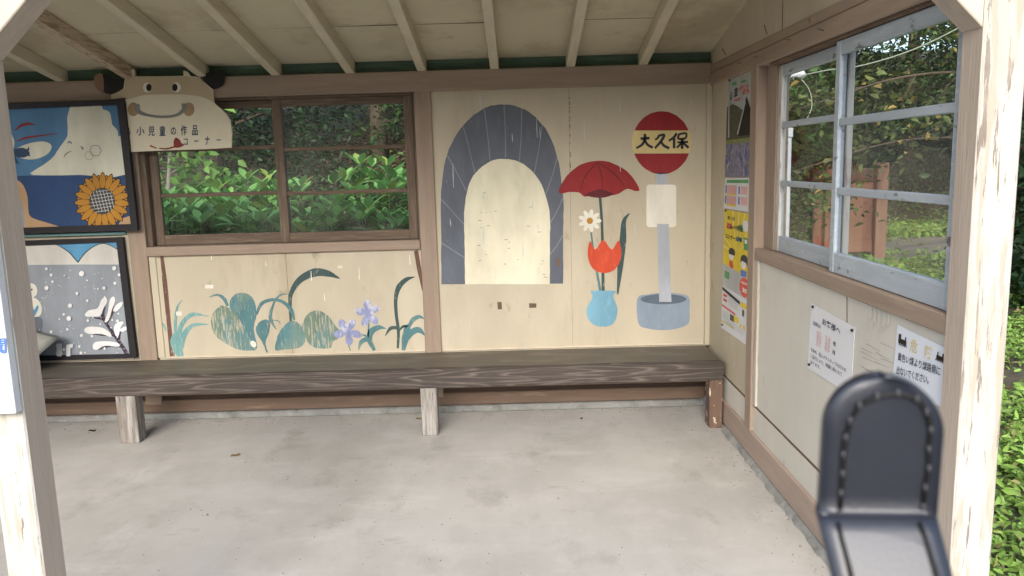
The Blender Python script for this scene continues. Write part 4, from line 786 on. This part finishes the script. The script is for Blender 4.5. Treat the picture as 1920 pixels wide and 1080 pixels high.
# ---------------------------------------------------------------- leather flap close to the lens
def flap():
    D = .21
    def at(px, py, d): v = ray(px, py); return Vector(CAM + v*(d/np.dot(v, _f)))
    t = thing('leather_strap', 'black stitched leather phone case strap with rounded end close to the lens', 'strap', tuple(at(1665, 1150, .15)))
    # profile down the strap: (left x, right x, y, depth)
    rows = []; dd_ = lambda y: .200+(y-706)/250*.010
    for k in range(13):                       # rounded end
        a = R(90*k/12); y = 812-106*math.cos(a); rows.append((1660-113*math.sin(a), 1660+110*math.sin(a), y, dd_(y)))
    for y in (850, 890, 930, 955): f_ = (y-812)/160; rows.append((1547-10*f_, 1770-13*f_, y, dd_(y)))
    for y, d in ((966, .2094), (971, .2080), (976, .2068)): rows.append((1536+(y-966)*.1, 1757+(y-966)*.2, y, d))
    for y, d in ((1000, .2052), (1040, .2030), (1080, .2009), (1130, .1984), (1200, .195)): f_ = (y-976)/104; rows.append((1537+25*f_, 1759+28*f_, y, d))
    fwd = Vector(_f); b = bmesh.new(); NX = 9; F, Bk = [], []
    for (a, c, y, d) in rows:
        fr, bk = [], []
        for i in range(NX):
            u = i/(NX-1); px = a+(c-a)*u; py = y+(u-.5)*3; e = (2*u-1)
            dd = d-.00015*(1-abs(e)**4)-.0050*(u-.5)
            fr.append(b.verts.new(at(px, py, dd))); bk.append(b.verts.new(at(px, py, dd)+fwd*.0028+Vector(UP)*.0010))
        F.append(fr); Bk.append(bk)
    for j in range(len(rows)-1):
        for i in range(NX-1):
            b.faces.new((F[j][i], F[j+1][i], F[j+1][i+1], F[j][i+1])); b.faces.new((Bk[j][i], Bk[j][i+1], Bk[j+1][i+1], Bk[j+1][i]))
        b.faces.new((F[j][0], Bk[j][0], Bk[j+1][0], F[j+1][0])); b.faces.new((F[j][-1], F[j+1][-1], Bk[j+1][-1], Bk[j][-1]))
    for i in range(NX-1): b.faces.new((F[-1][i], Bk[-1][i], Bk[-1][i+1], F[-1][i+1])); b.faces.new((F[0][i], F[0][i+1], Bk[0][i+1], Bk[0][i]))
    bmesh.ops.remove_doubles(b, verts=b.verts[:], dist=.00005); bmesh.ops.recalc_face_normals(b, faces=b.faces[:])
    mb = MB(); mb._merge(b); mb.build('strap', M['leather'], t, True)
    th = MB(); gr = MB()
    path = [(1575, 960, D), (1577, 924, D), (1580, 888, D), (1581, 852, D), (1586, 820, D), (1594, 788, D), (1612, 760, D), (1645, 743, D), (1684, 737, D), (1720, 748, D), (1738, 772, D), (1746, 806, D), (1742, 842, D), (1742, 878, D), (1735, 914, D), (1731, 950, D)]
    for x, y, d in path:
        d = dd_(y)-.0050*((x-1540)/222-.5); c = at(x, y, d-.0012); th.tube([c-Vector(UP)*.0009, c+Vector(UP)*.0009], [.00055, .00055], 6)
    th.build('stitching', M['thread'], t)
    tw_ = lambda x: .0050*((x-1540)/222-.5)
    pts = [at(x, y, dd_(y)-.0006-tw_(x)) for x, y, d in path]
    gr.tube(pts, .0007, 6)
    for q in ([(1571, 980, .2064), (1578, 1010, .2046), (1592, 1060, .2019), (1606, 1120, .1988)], [(1724, 980, .2064), (1736, 1010, .2046), (1752, 1060, .2019), (1770, 1120, .1988)]):
        gr.tube([at(x, y, d-.0004-tw_(x)) for x, y, d in q], .0006, 6)
    gr.build('groove', M['black'], t)
flap()

# ---------------------------------------------------------------- plants
def leaves_mesh(name, pos, dirs, nrm, ln, wd, fold=.25):
    """one folded two-sided leaf per row: 6 points, 4 tris -> pointed blade"""
    N = len(pos); d = dirs/np.linalg.norm(dirs, axis=1)[:, None]; s = np.cross(d, nrm); s /= (np.linalg.norm(s, axis=1)[:, None]+1e-9); u = np.cross(s, d)
    L = ln[:, None]; Wd = wd[:, None]
    p0 = pos; p3 = pos+d*L-u*L*.10
    m1 = pos+d*L*.35; m2 = pos+d*L*.7-u*L*.03
    a1 = m1+s*Wd*.5+u*Wd*fold; a2 = m2+s*Wd*.38+u*Wd*fold*.7; b1 = m1-s*Wd*.5+u*Wd*fold; b2 = m2-s*Wd*.38+u*Wd*fold*.7
    v = np.stack([p0, m1, m2, p3, a1, a2, b1, b2], 1).reshape(-1, 3)
    k = (np.arange(N)*8)[:, None]
    f = np.concatenate([k+np.array([[0, 1, 4]]), k+np.array([[1, 2, 4]]), k+np.array([[4, 2, 5]]), k+np.array([[2, 3, 5]]), k+np.array([[0, 6, 1]]), k+np.array([[1, 6, 2]]), k+np.array([[6, 7, 2]]), k+np.array([[2, 7, 3]])], 0)
    me = bpy.data.meshes.new(name); me.vertices.add(len(v)); me.vertices.foreach_set('co', v.astype(np.float32).ravel())
    me.loops.add(f.size); me.loops.foreach_set('vertex_index', f.astype(np.int32).ravel()); me.polygons.add(len(f))
    me.polygons.foreach_set('loop_start', np.arange(0, f.size, 3, dtype=np.int32)); me.polygons.foreach_set('loop_total', np.full(len(f), 3, np.int32))
    me.update(calc_edges=True); me.validate(); return me
def rleaves(rg, c, n, spread, ln, aspect=.5, up=.5):
    """n leaves round each centre c"""
    c = np.repeat(np.asarray(c, float), n, 0); N = len(c)
    pos = c+rg.normal(0, 1, (N, 3))*np.asarray(spread); d = rg.normal(0, 1, (N, 3)); d[:, 2] = d[:, 2]*.5-.2
    nr = rg.normal(0, .6, (N, 3)); nr[:, 2] += up+.4; l_ = ln*rg.uniform(.6, 1.3, N); return pos, d, nr, l_, l_*aspect
def tree(name, label, cat, x, y, h, cr, mt, seed, n_cl=120, per=40, ln=.12, low=.35, lean=(0, 0), bark='bark', tr=.12, group=None, flat=.7, spread=.28, asp=.5):
    rg = np.random.default_rng(seed); rr = random.Random(seed); z0 = gz(x, y)-.05
    t = thing(name, label, cat, (x, y, z0), group); b = MB()
    top = Vector((x+lean[0], y+lean[1], z0+h*.92)); base = Vector((x, y, z0))
    k_ = [base.lerp(top, s)+Vector((rr.uniform(-1, 1), rr.uniform(-1, 1), 0))*.05*h*.3*s for s in (0, .15, .35, .55, .75, 1)]
    b.tube(k_, [tr*1.25, tr, tr*.85, tr*.65, tr*.4, tr*.12], 9); cl = []
    for i in range(n_cl):
        s = low+(1-low)*rr.random()**.9; ang = rr.uniform(0, 2*math.pi); rad = cr*(1-((s-low)/(1-low))**1.6*.75)*rr.uniform(.25, 1)**.6
        p = base.lerp(top, s); q = p+Vector((math.cos(ang)*rad, math.sin(ang)*rad, rr.uniform(-.25, .25)*cr*flat-.12*rad))
        cl.append(q)
        if i % 4 == 0 and i < 90: b.tube([p-Vector((0, 0, .15*rad)), p.lerp(q, .5)+Vector((0, 0, .08*rad)), q], [tr*.28, tr*.16, tr*.05], 5)
    if mt == 'autumn_leaf':
        for dz, q in ((2.2, ((-.6, 0, .35), (-1.4, .1, .35), (-2.3, .2, .1), (-3.0, .3, -.1))), (1.75, ((-.7, .1, .1), (-1.5, .2, .05), (-2.5, .4, -.25))), (2.7, ((-.5, 0, .4), (-1.2, -.1, .75), (-2.1, -.2, .8), (-2.9, -.2, .6)))):
            p = base+Vector((0, 0, dz)); pts = [p]+[p+Vector(a) for a in q]
            pts = [Vector(a) for a in smooth_open([tuple(a) for a in pts], 5)]; b.tube(pts, list(np.linspace(.022, .004, len(pts))), 6)
            for j in range(6, len(pts)-1, 3): e = pts[j]+Vector((rr.uniform(-.5, -.1), rr.uniform(-.3, .3), rr.uniform(-.45, .15))); b.tube([pts[j], pts[j].lerp(e, .5)+Vector((0, 0, .05)), e], [.008, .006, .003], 5); cl.append(e)
    b.build('trunk', M[bark], t)
    me = leaves_mesh('crown', *rleaves(rg, cl, per, (spread, spread, spread*.6), ln, asp)); link('crown', me, M[mt], t); return t
def hydrangea(label, x, y, h, n_st, rad, seed):
    rg = random.Random(seed); t = thing('hydrangea_bush', label, 'bush', (x, y, -.1), 'hydrangea bushes behind the back window'); b = MB(); P_, D_, N_, L_ = [], [], [], []
    for k in range(n_st):
        a = rg.uniform(0, 6.28); r_ = rad*math.sqrt(rg.random()); hh = h*(rg.uniform(.84, .96) if k > 2 else 1.0)-.05*(r_/rad)
        tip = Vector((x+math.cos(a)*r_, y+math.sin(a)*r_*.8, hh-.1)); bs = Vector((x+math.cos(a)*r_*.35, y+math.sin(a)*r_*.3, -.1))
        b.tube([bs, bs.lerp(tip, .5)+Vector((rg.uniform(-.04, .04), rg.uniform(-.04, .04), .05)), tip], [.008, .006, .004], 5)
        for lv in range(9):
            s = 1-lv*.07-.01; p = bs.lerp(tip, s) if lv else tip; ph = lv*math.pi/2+rg.uniform(-.3, .3)+a
            for q in ((0, 1) if lv else (0, 1, 2, 3)):
                ang = ph+q*math.pi/(1 if lv else 2)+rg.uniform(-.25, .25); el = (.75 if lv == 0 else .35-.06*lv+rg.uniform(-.2, .2))
                d = Vector((math.cos(ang)*math.cos(el), math.sin(ang)*math.cos(el), math.sin(el))); P_.append(p+d*.02); D_.append(d)
                N_.append(Vector((0, 0, 1))-d*.2); L_.append(rg.uniform(.15, .25)*(.75 if lv == 0 else 1))
    b.build('stem', M['mid_leaf'], t)
    L_ = np.array(L_); me = leaves_mesh('foliage', np.array(P_), np.array(D_), np.array(N_), L_, L_*.43, .12); link('foliage', me, M['hyd'], t)
HY = ((-2.85, 6.35, 1.42, .38, 'low hydrangea bush nearest the lower left corner of the back window'), (-2.15, 6.30, 1.38, .38, 'low hydrangea bush nearest the lower left pane of the back window'),
    (-1.40, 6.35, 1.40, .38, 'low hydrangea bush nearest the lower right pane, just right of the middle stile'), (-.75, 6.30, 1.36, .34, 'low hydrangea bush nearest the lower right corner of the back window'),
    (-2.95, 6.95, 1.52, .44, 'hydrangea bush in the second row, furthest left behind the back window'), (-2.10, 7.00, 1.53, .44, 'hydrangea bush in the second row, left of the middle stile'), (-1.25, 6.85, 1.68, .40, 'tallest hydrangea bush with a shoot rising right of the middle stile'),
    (-.55, 7.0, 1.48, .42, 'hydrangea bush in the second row, at the right edge of the back window'), (-2.6, 7.5, 1.60, .5, 'hydrangea bush in the back row behind the left pane'))
for k, (x, y, h, rad_, lab) in enumerate(HY): hydrangea(lab, x, y, h, 32, rad_, 40+k)
tree('sapling', 'slender pale green sapling at the left of the back window', 'tree', -3.25, 7.4, 3.0, .55, 'lime', 5, 46, 14, .10, .45, (.1, 0), 'pale_bark', .035, spread=.13, asp=.62)
for k, (x, y, h, cr, mt, lab, lo) in enumerate(((-4.2, 11.2, 6.5, 2.0, 'dark_leaf', 'dark evergreen tree behind the left pane of the back window', .12), (-2.0, 12.0, 7, 2.1, 'dark_leaf', 'dark evergreen tree behind the middle of the back window', .12), (-.2, 11.2, 5.5, 1.7, 'mid_leaf', 'bushy green tree behind the right pane of the back window', .08))):
    tree('evergreen_tree', lab, 'tree', x, y, h, cr, mt, 60+k, 260, 70, .085, lo, group='trees behind the shelter')
for k, (x, y, h, cr, mt, lab, lo, nc, tr_) in enumerate((
    (4.3, 13.8, 7, 1.8, 'shade_leaf', 'dark leafy tree left of the orange notice board', .1, 200, .12), (6.0, 17.6, 8, 2.6, 'shade_leaf', 'tall dark tree behind the orange notice board', .12, 260, .14),
    (9.6, 19.5, 9, 3.0, 'dark_leaf', 'broad deep green tree across the gravel path', .16, 300, .16), (13.2, 19.8, 9, 3.0, 'shade_leaf', 'dark tree at the right of the gravel path', .1, 260, .16),
    (8.9, 14.2, 6.2, 2.2, 'mid_leaf', 'green tree with drooping branches on the bend of the gravel path', .45, 90, .10), (7.4, 21.5, 10, 3.2, 'dark_leaf', 'tallest dark tree on the slope behind the others', .1, 300, .18), (5.9, 9.3, 4.6, 2.2, 'autumn_leaf', 'yellowing tree beyond the right front post with branches across the side window', .5, 76, .09), (5.75, 8.3, 2.9, .85, 'dark_leaf', 'dark shrub just outside beside the right front post', .08, 70, .04), (11, 15.8, 7, 2.4, 'shade_leaf', 'dark tree on the near side of the gravel path', .2, 220, .14), (3.35, 11.0, 4.6, 1.1, 'mid_leaf', 'slim tree beside the corner of the shelter', .25, 90, .06))):
    tree('roadside_tree', lab, 'tree', x, y, h, cr, mt, 80+k, nc, (40 if mt == 'autumn_leaf' else 75), .105, lo, spread=(.2 if mt == 'autumn_leaf' else .28), group='trees beyond the side window', tr=tr_, bark='bark')
# wooded slope undergrowth, grass and litter: nobody could count these
rg = np.random.default_rng(77)
def scatter(name, label, n, xr, yr, zlo, zhi, ln, mt, asp=.5, per=1, cond=None, up=.5, spread=(.0, .0, .0)):
    x = rg.uniform(*xr, n); y = rg.uniform(*yr, n)
    if cond is not None: k = cond(x, y); x, y = x[k], y[k]
    z = np.array([gz(a, c) for a, c in zip(x, y)])+rg.uniform(zlo, zhi, len(x))**1
    me = leaves_mesh(name, *rleaves(rg, np.stack([x, y, z], 1), per, spread, ln, asp, up)); o = link(name, me, M[mt]); return tag(o, label, None, None, 'stuff')
clump = lambda x, y: (np.sin(x*2.1+y*1.3)+np.sin(x*4.3-y*3.1)+rg.normal(0, .7, len(x))) > -.2
scatter('undergrowth', 'dark undergrowth covering the wooded slope', 1900, (-7, 2.5), (8.0, 14), 0, .9, .08, 'dark_leaf', per=20, spread=(.16, .16, .14), cond=clump)
scatter('shrubbery', 'mid green shrubs along the edge of the wooded slope', 420, (-6, 2), (7.8, 10), 0, .45, .07, 'mid_leaf', per=18, spread=(.15, .15, .12), cond=clump)
scatter('leaf_litter', 'dry brown leaves on the slope behind the shelter', 9000, (-3, 1.5), (7.6, 13), .0, .05, .10, 'litter', .6)
scatter('hedge_growth', 'dark growth covering the far side of the gravel path', 3600, (3, 22), (16.5, 27), 0, 1.2, .12, 'shade_leaf', per=18, spread=(.25, .25, .2), cond=lambda x, y: y > 17.6)
scatter('ground_cover', 'bright green ground cover beside the gravel path', 16000, (4, 18), (9, 20), .0, .10, .11, 'grass', .5, cond=lambda x, y: (np.sin(x*1.1+.5*y)+np.sin(y*1.7)+rg.normal(0, .5, len(x)) > .5) | (y > 17.4))
scatter('ground_cover', 'bright low plants between the side window and the gravel path', 9000, (3.2, 8), (8.2, 11.4), .0, .16, .10, 'grass', .55)
scatter('ground_cover', 'bright grass strip along the far side of the gravel path', 11000, (6.5, 14), (15.2, 17.6), .02, .16, .12, 'grass', .45)
scatter('grass', 'bright grass and clover beside the right wall of the shelter', 90000, (1.36, 6), (1.2, 9.5), .0, .07, .055, 'grass', .4, up=.2, cond=lambda x, y: (np.sin(x*3.1+y)+np.sin(y*2.7-x)+rg.normal(0, .6, len(x)) > -.7) & (np.abs(y-.45*x-4.55) > .07))
scatter('fallen_twigs_and_leaves', 'dry leaves lying among the grass by the right post', 500, (1.4, 5), (1.5, 9), .03, .09, .07, 'litter', .5)

# ---------------------------------------------------------------- things outside
def og(px, py, Y): return Vector(on(px, py, 1, Y))
nb = thing('notice_board', 'orange brown wooden notice board on two posts seen through the side window', 'notice board', tuple(og(1600, 489, 12.1)))
YN = 12.1
def bxp(b, x0, y0, x1, y1, d0, d1, bev=.01):
    p = og(x0, y0, YN); q = og(x1, y1, YN); b.box((min(p.x, q.x), YN+d0, min(p.z, q.z)), (max(p.x, q.x), YN+d1, max(p.z, q.z)), bev); return b
bxp(MB(), 1528, 338, 1645, 466, .02, .07).build('panel', M['board_wood'], nb)
bxp(MB(), 1524, 318, 1659, 340, -.005, .11).build('top_rail', M['board_dark'], nb)
bxp(MB(), 1556, 452, 1640, 472, -.02, .019).build('bottom_rail', M['board_wood'], nb)
bxp(MB(), 1545, 309, 1557, 492, -.12, -.006).build('post', M['board_wood'], nb); bxp(MB(), 1640, 305, 1653, 494, -.12, -.006).build('post', M['board_wood'], nb)
st = thing('stake', 'short orange brown wooden stake right of the notice board', 'stake', tuple(og(1677, 512, 11.0)))
p = og(1677, 512, 11.0); MB().box((p.x-.04, 10.96, p.z-.05), (p.x+.04, 11.04, p.z+.13), .012).build('stump', M['board_wood'], st)
rk = thing('rock', 'dark flat rock at the foot of the notice board', 'rock', tuple(og(1618, 492, 11.6)))
def rock():
    b = bmesh.new(); bmesh.ops.create_icosphere(b, subdivisions=3, radius=1); rr = random.Random(1); p = og(1620, 496, 11.5)
    for v in b.verts: v.co = Vector((v.co.x*.34, v.co.y*.2, v.co.z*.11))*(1+.12*math.sin(v.co.x*5+v.co.y*3)+rr.uniform(-.04, .04))+p
    mb = MB(); mb._merge(b); mb.build('stone', M['found'], rk, True)
rock()
def gx(px, py, Y): return on(px, py, 1, Y)[0]
wp = thing('downpipe', 'white plastic pipe outside the left edge of the side window', 'pipe', (1.745, 4.95, -.1))
b = MB().box((gx(1468, 350, 4.95), 4.95, -.1), (gx(1483, 350, 4.95), 5.02, 1.70), .01); b.box((gx(1467, 350, 4.95), 4.94, 1.66), (gx(1484, 350, 4.95), 5.03, 1.72), .006); b.build('casing', M['white_plastic'], wp)
ob = thing('outside_stud', 'thin orange brown upright just outside the far corner of the side window', 'post', (1.55, 4.62, -.1))
MB().box((gx(1459.5, 300, 4.7), 4.70, -.1), (gx(1467, 300, 4.7), 4.72, 2.05), .004).build('stud', M['board_wood'], ob); MB().box((gx(1452, 300, 4.68), 4.68, -.1), (gx(1459, 300, 4.68), 4.70, 2.05), .003).build('trim', M['brace_pale'], ob)
cb = thing('overhead_cable', 'pale twisted cable sagging past the trees outside the side window', 'cable', tuple(og(1495, 142, 8)))
pts = [og(1440, 152, 8.6), og(1495, 143, 8.3), og(1550, 132, 8.0), og(1620, 122, 7.6), og(1720, 90, 7.2), og(1830, 35, 6.8), og(2000, -60, 6.3)]
MB().tube([Vector(p) for p in smooth_open([tuple(p) for p in pts], 8)], .006, 6).build('cable', M['cable'], cb)
c = og(1495, 141, 8.28); MB().tube([c+Vector((-.06, 0, -.04)), c+Vector((-.03, 0, .03)), c+Vector((.02, 0, .03)), c+Vector((.07, 0, -.02))], [.03, .06, .055, .03], 10).build('insulator', M['white_plastic'], cb)
MB().tube([Vector(p) for p in smooth_open([tuple(og(*q, 8.28)) for q in ((1502, 147), (1518, 170), (1522, 200), (1512, 225))], 6)], .004, 5).build('drop_wire', M['cable'], cb)
